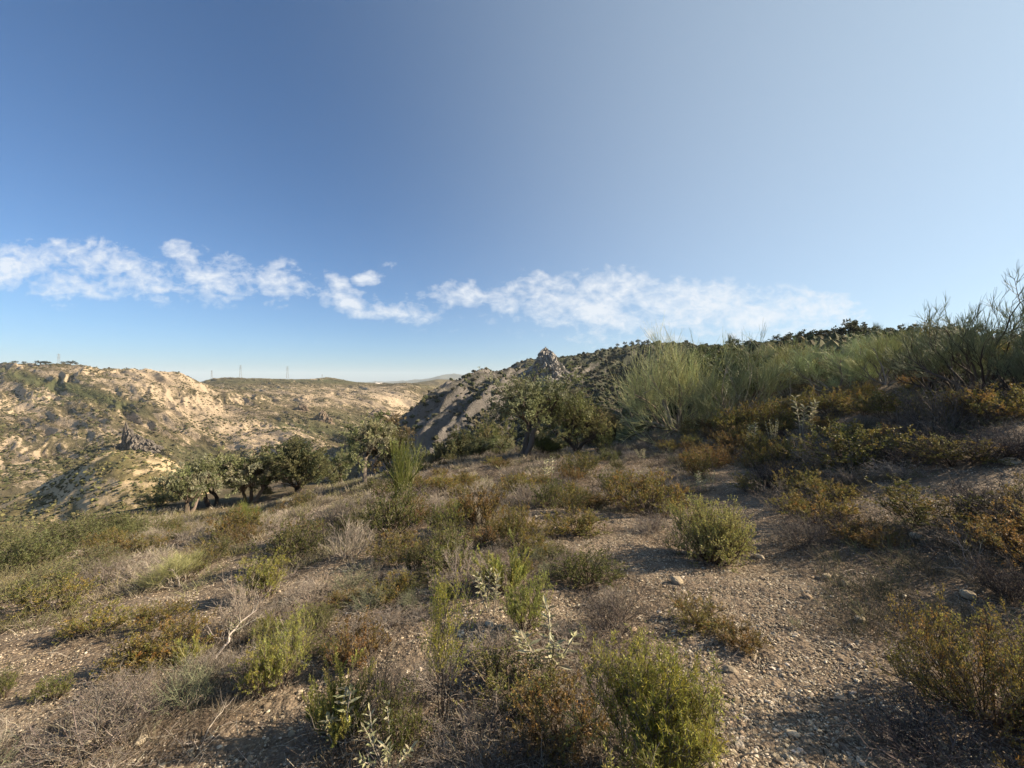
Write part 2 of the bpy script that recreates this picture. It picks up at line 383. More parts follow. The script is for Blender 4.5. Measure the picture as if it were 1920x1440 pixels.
# soil: brown earth with fine grit, dry litter patches and pale gravel strips
def soil_mat():
    m, nt, out = new_mat('dry_soil')
    g = N(nt, 'ShaderNodeNewGeometry').outputs['Position']
    big = noise(nt, g, .35, 4, .6); mid = noise(nt, g, 2.2, 6, .6, .5); fine = noise(nt, g, 22, 6, .7)
    vo = N(nt, 'ShaderNodeTexVoronoi', i_Scale=55.0, i_Randomness=1.0); L(nt, g, vo.inputs['Vector'])
    vo2 = N(nt, 'ShaderNodeTexVoronoi', i_Scale=21.0, i_Randomness=1.0); L(nt, g, vo2.inputs['Vector'])
    soil = ramp(nt, M(nt, 'ADD', M(nt, 'MULTIPLY', mid, .6), M(nt, 'MULTIPLY', fine, .4)), [(.3, (.055, .041, .029)), (.5, (.118, .089, .061)), (.68, (.19, .148, .104)), (.85, (.28, .225, .165))])
    pale = ramp(nt, fine, [(.3, (.12, .095, .068)), (.55, (.245, .195, .14)), (.8, (.36, .295, .215))])
    red = (.14, .09, .06)
    c = mix(nt, sstep(nt, big, .5, .72), soil, pale)
    c = mix(nt, M(nt, 'MULTIPLY', sstep(nt, noise(nt, g, .8, 3), .52, .7), .5), c, red)
    grit = ramp(nt, N(nt, 'ShaderNodeSeparateColor').outputs[0], [(0, (.1, .1, .1)), (1, (.3, .3, .3))])
    sc_ = N(nt, 'ShaderNodeSeparateColor'); L(nt, vo.outputs['Color'], sc_.inputs[0])
    gc = ramp(nt, sc_.outputs[0], [(0, (.07, .05, .038)), (.5, (.17, .125, .09)), (.8, (.30, .235, .17)), (1, (.42, .36, .28))])
    c = mix(nt, M(nt, 'MULTIPLY', sstep(nt, vo.outputs['Distance'], .55, .3), .65), c, gc)
    # open earth far away gets dry grass colour
    at_ = N(nt, 'ShaderNodeAttribute', attribute_name='Col')
    sp = N(nt, 'ShaderNodeSeparateColor'); L(nt, at_.outputs['Color'], sp.inputs[0])
    veg = ramp(nt, M(nt, 'ADD', M(nt, 'MULTIPLY', fine, .4), M(nt, 'MULTIPLY', mid, .6)), [(.3, (.045, .042, .02)), (.5, (.10, .085, .045)), (.7, (.20, .16, .10))])
    c = mix(nt, sp.outputs[0], c, veg)
    c = mix(nt, M(nt, 'MULTIPLY', sp.outputs[1], .5), c, pale)
    h = M(nt, 'ADD', M(nt, 'MULTIPLY', M(nt, 'SUBTRACT', 1.0, vo.outputs['Distance']), .35), M(nt, 'ADD', M(nt, 'MULTIPLY', M(nt, 'SUBTRACT', 1.0, vo2.outputs['Distance']), .7), M(nt, 'MULTIPLY', fine, .8)))
    finish(nt, out, c, h, .03)
    return m
def hill_mat(name, base, pale, green, ang, st, thr=(.5, .62), sc_=.03, gthr=(.5, .7), bump=1.5, rough=.62, big=.35, bias=0):
    m, nt, out = new_mat(name)
    gm = N(nt, 'ShaderNodeNewGeometry'); g = gm.outputs['Position']
    streak = noise(nt, g, sc_, 9, rough, .8, mapping=(ang, st)); big = noise(nt, g, sc_ * big, 4, .5)
    big_n = big; fine = noise(nt, g, sc_ * 14, 8, .75); mid = noise(nt, g, sc_ * 4, 8, .7, .6, mapping=(ang, 2.6))
    sn = N(nt, 'ShaderNodeSeparateXYZ'); L(nt, gm.outputs['Normal'], sn.inputs[0])
    steep = M(nt, 'MULTIPLY', M(nt, 'SUBTRACT', .88, sn.outputs[2]), .25)
    v = M(nt, 'ADD', M(nt, 'ADD', M(nt, 'MULTIPLY', streak, .46), M(nt, 'MULTIPLY', mid, .25)), M(nt, 'ADD', steep, M(nt, 'ADD', M(nt, 'MULTIPLY', fine, .22), M(nt, 'MULTIPLY', big_n, .12))))
    bo = None
    if bias:
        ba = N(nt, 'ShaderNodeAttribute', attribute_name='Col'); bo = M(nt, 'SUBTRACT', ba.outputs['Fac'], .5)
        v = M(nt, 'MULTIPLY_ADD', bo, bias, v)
    pf = sstep(nt, v, *thr)
    b = ramp(nt, M(nt, 'ADD', M(nt, 'MULTIPLY', fine, .6), M(nt, 'MULTIPLY', mid, .4)), [(.3, tuple(x * .6 for x in base)), (.5, base), (.7, tuple(x * 1.5 for x in base))])
    pc = ramp(nt, M(nt, 'ADD', M(nt, 'MULTIPLY', fine, .5), M(nt, 'MULTIPLY', big, .5)), [(.3, tuple(x * .62 for x in pale)), (.5, pale), (.68, (min(pale[0] * 1.3, .62), min(pale[1] * 1.28, .5), pale[2] * 1.25))])
    c = mix(nt, M(nt, 'MULTIPLY', sstep(nt, big, *gthr), .8), b, green)
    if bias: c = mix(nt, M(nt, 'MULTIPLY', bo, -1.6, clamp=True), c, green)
    c = mix(nt, pf, c, pc)
    h = M(nt, 'ADD', M(nt, 'MULTIPLY', fine, .5), mid)
    finish(nt, out, c, h, bump)
    return m
def rock_mat(name, a, b, c_, sc_=.35):
    m, nt, out = new_mat(name)
    g = N(nt, 'ShaderNodeNewGeometry').outputs['Position']
    mp = N(nt, 'ShaderNodeMapping'); mp.inputs['Scale'].default_value = (1, 1, .35); L(nt, g, mp.inputs[0])
    n1 = noise(nt, mp.outputs[0], sc_, 8, .65, .8); n2 = noise(nt, g, sc_ * 6, 6, .7)
    c = ramp(nt, M(nt, 'ADD', M(nt, 'MULTIPLY', n1, .65), M(nt, 'MULTIPLY', n2, .35)), [(.32, a), (.5, b), (.66, c_)])
    finish(nt, out, c, M(nt, 'ADD', n1, M(nt, 'MULTIPLY', n2, .4)), .6)
    return m
M_SOIL = soil_mat()
M_VAL = hill_mat('eroded_slope', (.11, .092, .053), (.36, .285, .198), (.07, .08, .036), -33, 5.5, (.52, .56), .07, bump=1.1, rough=.78, big=.16, bias=.15)
M_MND = hill_mat('dry_mound', (.14, .115, .055), (.40, .31, .19), (.07, .08, .03), -40, 3.0, (.49, .56), .12, bump=.3, rough=.7, bias=.24)
M_RDG = hill_mat('scrub_ridge', (.072, .068, .056), (.155, .14, .125), (.042, .05, .026), 62, 4.0, (.48, .57), .10, bump=1.3, rough=.8, bias=.24)  # rock tones lowered to stand in for shade on the spur's flank
M_FAR = hill_mat('far_hill', (.14, .115, .065), (.36, .26, .17), (.07, .08, .04), -28, 3.0, (.52, .7), .012, bump=3.0)
M_MTN = hill_mat('mountain', (.11, .11, .085), (.30, .28, .24), (.06, .07, .05), 0, 2.0, (.60, .8), .0016, bump=10.0)
M_ROCK = rock_mat('grey_rock', (.10, .094, .086), (.24, .222, .20), (.38, .35, .31))
M_ROCKT = rock_mat('tan_rock', (.11, .09, .065), (.24, .19, .14), (.38, .30, .22))
M_ROCKD = rock_mat('dark_rock', (.045, .04, .036), (.135, .12, .105), (.30, .26, .21))

# ------------------------------------------------------------------ structure
def grid_faces(nr, nc):
    i = np.arange(nr - 1)[:, None] * nc + np.arange(nc - 1)[None]
    return np.stack([i, i + 1, i + nc + 1, i + nc], -1).reshape(-1, 4)
def lerp_poly(px, pts): return np.interp(px, [p[0] for p in pts], [p[1] for p in pts])
def bare(x, y):
    """how much open gravel there is at a spot (0..1): the trodden ground on the right, a path across the middle, and two strips on the left"""
    x = np.asarray(x, float); y = np.asarray(y, float)
    def seg(x0, y0, x1, y1, w):
        dx, dy = x1 - x0, y1 - y0; t = np.clip(((x - x0) * dx + (y - y0) * dy) / (dx * dx + dy * dy), 0, 1)
        return np.clip(1.4 - np.hypot(x - x0 - t * dx, y - y0 - t * dy) / w, 0, 1)
    b = np.maximum.reduce([seg(1.1, 1.2, 1.9, 3.6, .75), seg(1.9, 3.6, 3.2, 5.6, .9), seg(1.9, 3.6, 1.2, 5.4, .6), seg(3.2, 5.6, 5.6, 10, .8), seg(3.0, 6.2, .6, 6.9, .55),
                           seg(-3.2, 2.6, -3.6, 5, .4), seg(-3.6, 5, -4.6, 8, .4), seg(-4.2, 3.2, -2.0, 4.6, .35), seg(-1.0, 2.4, .3, 3.6, .35), seg(5.6, 5.2, 8.5, 6.4, .8), seg(-16, 24, -8, 28, 2.5), seg(-4.6, 8, -5, 13, .5), seg(-6, 3.4, -4.2, 3.2, .4), seg(-1.6, 1.5, -1.2, 2.6, .3), seg(-2.6, 4.2, -1.2, 6.5, .35), seg(-5.2, 3.3, -4.3, 4.4, .45), seg(-4.3, 4.4, -4.6, 6.5, .5), seg(-3.5, 2.8, -3.0, 3.5, .3), seg(-3.0, 3.5, -2.4, 5, .3)])
    return np.clip(b + .35 * fbm(x / .8, y / .8, 2, 55), 0, 1) * (b > .05)
az = np.concatenate([np.linspace(-180, -62, 60, endpoint=False), np.linspace(-62, 62, 640), np.linspace(62, 180, 61)[1:]])
rr = np.exp(np.linspace(math.log(.9), math.log(150), 560)); rr = np.r_[0.02, rr]
A_, R_ = np.meshgrid(np.radians(az), rr)
X = R_ * np.sin(A_); Y = R_ * np.cos(A_); Z = G(X, Y)
Z += .012 * fbm(X / .16, Y / .16, 3, 90) * (R_ < 14) + .008 * fbm(X / .05, Y / .05, 2, 91) * (R_ < 6)
vegf = np.clip((R_ - 14) / 12, 0, 1) * np.clip(.75 + .7 * fbm(X / 3, Y / 3, 3, 61), 0, 1)
patch = np.clip(1.6 - np.hypot((X - 78) / 16, (Y - 112) / 26), 0, 1); vegf *= 1 - patch
ed = np.stack([vegf, bare(X, Y) * (R_ < 45) + patch * .35, 0 * X], -1).reshape(-1, 3)
go = link('ground', mesh_np('ground', np.stack([X, Y, Z], -1).reshape(-1, 3), [grid_faces(*X.shape)[:, ::-1]], ed, M_SOIL, True))
tag(go, 'dry brown stony hillside sloping down to the valley edge', 'ground', kind='structure')
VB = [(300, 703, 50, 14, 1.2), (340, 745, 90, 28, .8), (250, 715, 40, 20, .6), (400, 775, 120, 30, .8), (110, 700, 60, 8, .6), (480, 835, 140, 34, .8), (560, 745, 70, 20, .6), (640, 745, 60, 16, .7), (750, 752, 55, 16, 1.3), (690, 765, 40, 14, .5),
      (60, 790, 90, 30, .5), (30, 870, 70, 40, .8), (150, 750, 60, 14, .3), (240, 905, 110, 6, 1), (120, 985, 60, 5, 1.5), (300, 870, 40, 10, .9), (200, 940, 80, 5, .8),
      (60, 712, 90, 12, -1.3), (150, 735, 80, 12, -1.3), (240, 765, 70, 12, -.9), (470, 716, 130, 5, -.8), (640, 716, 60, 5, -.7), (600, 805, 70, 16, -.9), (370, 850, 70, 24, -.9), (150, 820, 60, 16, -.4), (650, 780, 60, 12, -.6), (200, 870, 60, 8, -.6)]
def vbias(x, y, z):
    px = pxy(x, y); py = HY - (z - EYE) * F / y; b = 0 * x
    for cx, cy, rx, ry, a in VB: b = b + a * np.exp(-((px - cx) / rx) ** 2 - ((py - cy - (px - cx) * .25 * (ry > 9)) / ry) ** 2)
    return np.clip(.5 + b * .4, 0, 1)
def hill(name, fn, px0, px1, npx, y0, y1, ny, mat, label):
    PX = np.linspace(px0, px1, npx); YY = np.exp(np.linspace(math.log(y0), math.log(y1), ny))
    P_, Y_ = np.meshgrid(PX, YY); X_ = (P_ - 960) / F * Y_
    Z_ = fn(X_, Y_)
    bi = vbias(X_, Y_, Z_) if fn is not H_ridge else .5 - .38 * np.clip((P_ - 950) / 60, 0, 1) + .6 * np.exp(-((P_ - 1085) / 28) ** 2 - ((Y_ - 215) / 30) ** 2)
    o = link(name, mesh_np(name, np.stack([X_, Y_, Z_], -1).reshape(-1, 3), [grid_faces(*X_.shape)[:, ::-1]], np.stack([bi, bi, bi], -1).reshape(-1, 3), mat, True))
    return tag(o, label, 'hill', kind='structure')
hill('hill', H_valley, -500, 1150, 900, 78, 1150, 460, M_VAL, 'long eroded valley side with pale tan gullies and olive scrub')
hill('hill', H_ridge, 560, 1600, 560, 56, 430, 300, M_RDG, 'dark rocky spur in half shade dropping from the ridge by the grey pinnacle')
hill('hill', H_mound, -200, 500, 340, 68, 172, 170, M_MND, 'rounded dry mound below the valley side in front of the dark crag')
def backdrop(name, prof, y0, y1, px0, px1, npx, ny, mat, amp, wl, label, base, seed):
    PX = np.linspace(px0, px1, npx); YY = np.linspace(y0, y1, ny); P_, Y_ = np.meshgrid(PX, YY); X_ = (P_ - 960) / F * Y_
    t = (Y_ - y0) / (y1 - y0); crest = .6
    top = EYE + (y0 + (y1 - y0) * crest) * (HY - lerp_poly(P_, prof)) / F
    s = np.clip(1 - np.abs(t - crest) / np.where(t < crest, crest, 1 - crest), 0, 1); s = s * s * (3 - 2 * s)
    Z_ = base + (top - base) * s + amp * (ridged(X_ / wl, Y_ / wl, 4, seed) - .8) * np.minimum(s * 2, 1) * np.where(s > .93, .35, 1)
    o = link(name, mesh_np(name, np.stack([X_, Y_, Z_], -1).reshape(-1, 3), [grid_faces(*X_.shape)[:, ::-1]], None, mat, True))
    return tag(o, label, 'mountain' if 'mount' in name else 'hill', kind='structure')
backdrop('hill', [(560, 728), (640, 724), (700, 722.5), (760, 721), (790, 716), (820, 711.5), (850, 712), (880, 714), (940, 720), (1100, 724)], 950, 1700, 540, 1150, 240, 60, M_FAR, 5, 120, 'low brown hump at the head of the valley behind the white farm', -34, 101)
backdrop('mountains', [(200, 722), (560, 721), (640, 719.5), (700, 717.5), (760, 715), (800, 711), (825, 706), (850, 702), (866, 704.5), (900, 699), (940, 694.5), (1000, 693), (1100, 690), (1300, 700), (1700, 715), (2200, 720)], 4200, 7200, 100, 2300, 420, 60, M_MTN, 30, 700, 'distant blue grey mountains on the horizon', -60, 111)
# open country out to the horizon
th = np.linspace(0, 2 * math.pi, 97)[:-1]; rings = [0, 60, 160, 400, 1000, 2500, 6000, 14000]
V_ = [(r * math.cos(t), r * math.sin(t), -75 if r > 100 else -75) for r in rings[1:] for t in th]; V_.append((0, 0, -75))
Fq = [(i * 96 + j, i * 96 + (j + 1) % 96, (i + 1) * 96 + (j + 1) % 96, (i + 1) * 96 + j) for i in range(len(rings) - 2) for j in range(96)]
Ft = [((j + 1) % 96, j, len(V_) - 1) for j in range(96)]
pl = link('plain', mesh_np('plain', np.array(V_), [np.array(Fq)[:, ::-1], np.array(Ft)[:, ::-1]], None, M_FAR, True)); tag(pl, 'low open country reaching to the horizon', 'plain', kind='structure')

# ------------------------------------------------------------------ placing things on the ground through what the photograph shows
def H_all(x, y):
    x = np.asarray(x, float); y = np.asarray(y, float)
    z = np.where(np.hypot(x, y) < 149, G(x, y), -99)
    yy = np.maximum(y, 1)
    px = pxy(x, yy)
    z = np.maximum(z, np.where((px > -490) & (px < 1140) & (y > 80) & (y < 1140), H_valley(x, np.clip(yy, 78, 1150)), -99))
    z = np.maximum(z, np.where((px > 565) & (px < 1590) & (y > 57) & (y < 425), H_ridge(x, np.clip(yy, 56, 430)), -99))
    z = np.maximum(z, np.where((px > -195) & (px < 495) & (y > 70) & (y < 170), H_mound(x, np.clip(yy, 68, 172)), -99))
    return z
_Y = np.exp(np.linspace(math.log(1.2), math.log(1100), 900))
def hit(px, py, fn=H_all):
    x = (px - 960) / F * _Y; z = EYE + (HY - py) / F * _Y; d = z - fn(x, _Y)
    i = np.argmax(d < 0)
    if d[i] >= 0: return None
    if i == 0: return Vector((x[0], _Y[0], z[0]))
    t = d[i - 1] / (d[i - 1] - d[i]); y = _Y[i - 1] + (_Y[i] - _Y[i - 1]) * t
    xx = (px - 960) / F * y
    return Vector((xx, y, float(fn(np.array([xx]), np.array([y]))[0])))
def gz(x, y): return float(H_all(np.array([x]), np.array([y]))[0])

# ------------------------------------------------------------------ prototypes: each a dict part name -> mesh
def proto(**parts): return parts
def place(pr, kind, loc, s, rz, label, cat, group=None, sz=None, tilt=(0, 0)):
    if len(pr) == 1:
        o = link(kind, list(pr.values())[0])
    else:
        o = bpy.data.objects.new(kind, None); o.empty_display_size = .2; C.objects.link(o)
        for k, me in pr.items(): link(k, me, o)
    o.location = loc; o.rotation_euler = (tilt[0], tilt[1], rz); o.scale = (s, s, s if sz is None else sz)
    return tag(o, label, cat, group)
def upcone(rng, n, spread, r=.05, flat=1.0):
    a = rng.uniform(0, 2 * math.pi, n); t = np.radians(np.sqrt(rng.uniform(0, 1, n)) * spread)
    D = np.c_[np.sin(t) * np.cos(a), np.sin(t) * np.sin(a), np.cos(t) * flat]
    S = np.c_[np.cos(a) * r * np.sqrt(rng.uniform(0, 1, n)), np.sin(a) * r * rng.uniform(0, 1, n), np.full(n, -.02)]
    return S, nrm(D)
GREEN = [(.22, .235, .055), (.29, .29, .07), (.17, .19, .05), (.33, .31, .08)]
YGREEN = [(.30, .28, .04), (.24, .25, .04), (.34, .29, .05), (.18, .20, .03)]
OLIVE = [(.10, .11, .03), (.13, .135, .04), (.08, .09, .028), (.17, .155, .045)]
ORANGE = [(.26, .175, .045), (.23, .185, .045), (.17, .165, .04), (.29, .18, .05), (.15, .145, .035), (.20, .19, .05)]
RUST = [(.23, .14, .045), (.19, .14, .045), (.16, .14, .045), (.26, .16, .055)]
GREYW = [(.235, .20, .165), (.29, .25, .205), (.175, .145, .12), (.34, .295, .24)]
GREYG = [(.17, .18, .11), (.21, .21, .13), (.13, .145, .085)]
BARK = [(.10, .075, .055), (.13, .10, .075), (.075, .058, .045)]
def needle_shrub(seed, n0=28, spread=42, h=.6, n1=9, per=64, nl=.024, nw=.0046, colors=GREEN, top=.35, n2=0):
    rng = np.random.default_rng(seed); st, lf = MB(), MB()
    S, D = upcone(rng, n0, spread * 1.25, .09); Ln = h * rng.uniform(.4, 1.08, n0)
    P = grow(rng, S, D, Ln, 7, .15, .06); tubes(st, P, .006 * h / .6, .002, pal(rng, BARK, n0), 4)
    p, d, i, t = spawn(rng, P, n1, .25, .97, 32, .25); l1 = h * rng.uniform(.2, .42, len(p)) * (1.15 - t * .5)
    P1 = grow(rng, p, d, l1, 5, .08, .10); tubes(st, P1, .0018, .0009, pal(rng, BARK, len(p)))
    Sd, Dd = upcone(rng, n0, min(spread * 1.9, 80), .1); Pd = grow(rng, Sd, Dd, h * rng.uniform(.3, .8, n0), 6, .2, .03); tubes(st, Pd, .003, .0012, pal(rng, GREYW, n0)); pd, dd, _i, _t = spawn(rng, Pd, 6, .2, 1, 45, .1)
    tubes(st, grow(rng, pd, dd, h * rng.uniform(.1, .3, len(pd)), 5, .2, .03), .0014, .0007, pal(rng, GREYW, len(pd)))
    base = pal(rng, colors, len(P1), .24)
    sets = [(P1, per, .12, base)]
    if n2:
        p, d, j, t = spawn(rng, P1, n2, .2, .95, 30, .2); P2 = grow(rng, p, d, h * rng.uniform(.08, .16, len(p)), 4, .08, .1)
        tubes(st, P2, .0011, .0007, pal(rng, BARK, len(p))); sets.append((P2, int(per * .6), .05, base[j]))
    sets.append((P, per, .55, pal(rng, colors, len(P), .15)))
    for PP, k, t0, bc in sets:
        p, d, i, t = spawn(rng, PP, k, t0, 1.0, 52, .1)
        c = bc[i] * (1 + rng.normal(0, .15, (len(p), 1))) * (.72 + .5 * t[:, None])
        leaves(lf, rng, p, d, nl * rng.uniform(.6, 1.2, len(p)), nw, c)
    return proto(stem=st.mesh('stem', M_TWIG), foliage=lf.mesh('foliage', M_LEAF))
def leaf_shrub(seed, n0=34, spread=70, h=.5, n1=7, n2=4, per=12, ll=.019, lw=.010, colors=ORANGE, dead=.12, flat=.8, twig=BARK):
    rng = np.random.default_rng(seed); st, lf = MB(), MB()
    S, D = upcone(rng, n0, spread, .07, flat); Ln = h * rng.uniform(.6, 1.05, n0)
    P = grow(rng, S, D, Ln, 6, .12, .07); tubes(st, P, .006, .002, pal(rng, twig, n0))
    p, d, i1, t = spawn(rng, P, n1, .3, .98, 42, .22); P1 = grow(rng, p, d, h * rng.uniform(.2, .42, len(p)), 5, .14, .08)
    tubes(st, P1, .0022, .0011, pal(rng, twig, len(p)))
    hue = pal(rng, colors, n0, .1)[i1] * .5 + pal(rng, colors, len(p), .15) * .5
    p, d, i2, t = spawn(rng, P1, n2, .25, 1, 45, .2); P2 = grow(rng, p, d, h * rng.uniform(.08, .2, len(p)), 4, .14, .08)
    tubes(st, P2, .0013, .0008, pal(rng, GREYW, len(p)) * .7)
    live = rng.random(len(P2)) > dead
    p, d, i, t = spawn(rng, P2[live], per, .15, 1, 60, .15)
    c = hue[i2[live][i]] * (1 + rng.normal(0, .2, (len(p), 1))) * (1 + rng.normal(0, .05, (len(p), 3)))
    leaves(lf, rng, p, d, ll * rng.uniform(.6, 1.3, len(p)), lw * rng.uniform(.7, 1.2, len(p)), c)
    return proto(stem=st.mesh('stem', M_TWIG), foliage=lf.mesh('foliage', M_LEAF))
def dry_shrub(seed, n0=34, spread=66, h=.42, n1=6, n2=5, colors=GREYW, r=.0016, bits=2):
    rng = np.random.default_rng(seed); st = MB()
    S, D = upcone(rng, n0, spread, .09); P = grow(rng, S, D, h * rng.uniform(.5, 1.05, n0), 6, .16, .05); tubes(st, P, .0045, r, pal(rng, colors, n0))
    p, d, i, t = spawn(rng, P, n1, .25, .98, 42, .15); P1 = grow(rng, p, d, h * rng.uniform(.2, .45, len(p)), 5, .18, .05); tubes(st, P1, r * 1.2, r * .6, pal(rng, colors, len(p)))
    p, d, i, t = spawn(rng, P1, n2, .2, 1, 50, .1); P2 = grow(rng, p, d, h * rng.uniform(.08, .22, len(p)), 4, .2, .03); tubes(st, P2, r * .8, r * .45, pal(rng, colors, len(p)))
    if bits:
        p, d, i, t = spawn(rng, P2, bits, .4, 1, 60); leaves(st, rng, p, d, .010, .004, pal(rng, [(.26, .22, .17), (.20, .15, .10), (.17, .16, .10)], len(p)))
    return proto(twigs=st.mesh('twigs', M_TWIG))
def retama(seed, n0=12, spread=58, h=2.2, n1=6, n2=7, n3=4, rod=.55, colors=None, base_col=None, rr0=.0035, bare_low=.35, up=.10):
    rng = np.random.default_rng(seed); st, lf = MB(), MB()
    colors = colors or [(.34, .37, .19), (.39, .42, .22), (.29, .32, .16), (.41, .40, .19)]
    base_col = base_col or [(.24, .21, .17), (.17, .145, .11), (.30, .27, .23)]
    S, D = upcone(rng, n0, spread, .12); P = grow(rng, S, D, h * rng.uniform(.35, .8, n0), 8, .2, up); tubes(st, P, .028 * h / 2.2, .010, pal(rng, base_col, n0), 5)
    p, d, i, t = spawn(rng, P, n1, bare_low, 1, 34, .3); P1 = grow(rng, p, d, h * rng.uniform(.15, .38, len(p)), 6, .19, up); tubes(st, P1, .009, .004, pal(rng, base_col, len(p)), 4)
    p, d, i, t = spawn(rng, P1, n2, .2, 1, 34, .2); P2 = grow(rng, p, d, rod * rng.uniform(.6, 1.1, len(p)), 6, .15, .04)
    cc = pal(rng, colors, len(p), .15); tubes(lf, P2, rr0 * 1.2, rr0 * .6, cc)
    p, d, i, t = spawn(rng, P2, n3, .1, .8, 20, .15); P3 = grow(rng, p, d, rod * rng.uniform(.4, .9, len(p)), 5, .10, .06)
    tubes(lf, P3, rr0, rr0 * .45, cc[i] * (1 + rng.normal(0, .12, (len(p), 1))))
    return proto(branch=st.mesh('branch', M_TWIG), foliage=lf.mesh('foliage', M_LEAF))
OLV = [(.23, .24, .11), (.28, .285, .15), (.18, .20, .085), (.34, .33, .21)]
def olive(seed, trunks=2, th=1.3, lean=25, nb=5, h=3.4, n2=5, n3=6, per=76, ll=.085, lw=.032, colors=OLV, spread=50, flat=.55, tw=.085, n4=4):
    rng = np.random.default_rng(seed); st, lf = MB(), MB()
    S, D = upcone(rng, trunks, lean, .12); S[:, 2] = -.1
    P = grow(rng, S, D, th * rng.uniform(.85, 1.15, trunks), 7, .16, .03); tubes(st, P, tw * 1.3, tw * .75, pal(rng, [(.13, .105, .085), (.10, .08, .065)], trunks), 8)
    rr = st.V[-1].reshape(trunks, 7, 8, 3)     # gnarled bark: uneven rings
    cen = rr.mean(2, keepdims=True); st.V[-1] = (cen + (rr - cen) * rng.uniform(.7, 1.3, rr.shape[:3] + (1,))).reshape(-1, 3)
    p, d, i, t = spawn(rng, P, nb, .8, 1, spread, .2); D1 = nrm(d * np.array([1, 1, flat]) + [0, 0, .25]); P1 = grow(rng, p, D1, h * rng.uniform(.28, .46, len(p)), 7, .22, .02)
    tubes(st, P1, tw * .5, tw * .2, pal(rng, BARK, len(p)), 6)
    p, d, i, t = spawn(rng, P1, n2, .3, 1, 48, .2); P2 = grow(rng, p, d, h * rng.uniform(.15, .3, len(p)), 6, .24, -.03); tubes(st, P2, tw * .2, tw * .08, pal(rng, BARK, len(p)), 4)
    p, d, i2, t = spawn(rng, P2, n3, .25, 1, 50, .12); P3 = grow(rng, p, d, h * rng.uniform(.06, .14, len(p)), 4, .2, .0); tubes(st, P3, tw * .07, tw * .03, pal(rng, BARK, len(p)))
    hue = pal(rng, colors, len(P2), .16)
    keep = rng.random(len(P3)) > .1
    p, d, i4, t = spawn(rng, P3[keep], n4, .2, 1, 45, -.02); P4 = grow(rng, p, d, h * rng.uniform(.04, .085, len(p)), 3, .2, -.05)
    idx = i2[keep][i4]
    p, d, i, t = spawn(rng, P4, max(1, per // n4), .05, 1, 60, .1)
    c = hue[idx[i]] * (1 + rng.normal(0, .2, (len(p), 1)))
    leaves(lf, rng, p, d, ll * rng.uniform(.7, 1.2, len(p)), lw, c)
    return proto(trunk=st.mesh('trunk', M_TWIG), crown=lf.mesh('crown', M_LEAF))
def pale_herb(seed, n0=5, h=.4, pairs=9, ll=.05, lw=.013, spread=22):
    rng = np.random.default_rng(seed); st, lf = MB(), MB(); col = [(.36, .35, .20), (.42, .41, .28), (.30, .31, .16), (.34, .30, .2)]
    S, D = upcone(rng, n0, spread, .03); P = grow(rng, S, D, h * rng.uniform(.6, 1.05, n0), 7, .07, .05); tubes(st, P, .0035, .002, pal(rng, [(.33, .30, .24), (.28, .25, .2)], n0), 5)
    n = n0 * pairs * 2; i = np.repeat(np.arange(n0), pairs * 2); t = np.tile(np.repeat(np.linspace(.35, 1, pairs) ** .8, 2), n0)
    p, d = at(P[i], t); a = np.tile(np.array([0, math.pi] * pairs), n0) + np.repeat(np.tile(np.arange(pairs), n0), 2) * 1.6 + np.repeat(rng.uniform(0, 6, n0), pairs * 2)
    o = np.c_[np.cos(a), np.sin(a), np.zeros(n)]
    dd = nrm(o + d * rng.uniform(.5, 1.6, (n, 1)))
    for k in range(2): leaves(lf, rng, p, dd, ll * rng.uniform(.6, 1.2, n), lw, pal(rng, col, n, .12), .15)
    return proto(stem=st.mesh('stem', M_TWIG), leaves=lf.mesh('leaves', M_LEAF))
def dead_branch(seed, L0=.7, r0=.011, n1=5, n2=4, colors=None, n0=1, spread=80):
    rng = np.random.default_rng(seed); st = MB(); colors = colors or [(.28, .245, .20), (.22, .19, .155), (.33, .295, .245)]
    S, D = upcone(rng, n0, spread, .03); D[:, 2] = np.abs(D[:, 2]) * .4
    P = grow(rng, S, D, L0 * rng.uniform(.6, 1.1, n0), 9, .22, .01); tubes(st, P, r0, r0 * .35, pal(rng, colors, n0), 6)
    p, d, i, t = spawn(rng, P, n1, .25, 1, 50, .1); P1 = grow(rng, p, d, L0 * rng.uniform(.2, .5, len(p)), 6, .22, .02); tubes(st, P1, r0 * .4, r0 * .15, pal(rng, colors, len(p)), 4)
    p, d, i, t = spawn(rng, P1, n2, .2, 1, 50, .1); P2 = grow(rng, p, d, L0 * rng.uniform(.06, .2, len(p)), 4, .22, .02); tubes(st, P2, r0 * .16, r0 * .08, pal(rng, colors, len(p)))
    return proto(wood=st.mesh('wood', M_TWIG))
ICO_V = None
def ico(sub):
    import bmesh
    bm = bmesh.new(); bmesh.ops.create_icosphere(bm, subdivisions=sub, radius=1); bm.verts.ensure_lookup_table()
    v = np.array([x.co[:] for x in bm.verts]); f = np.array([[y.index for y in x.verts] for x in bm.faces]); bm.free(); return v, f
I1, I2, I3 = ico(1), ico(2), ico(4)
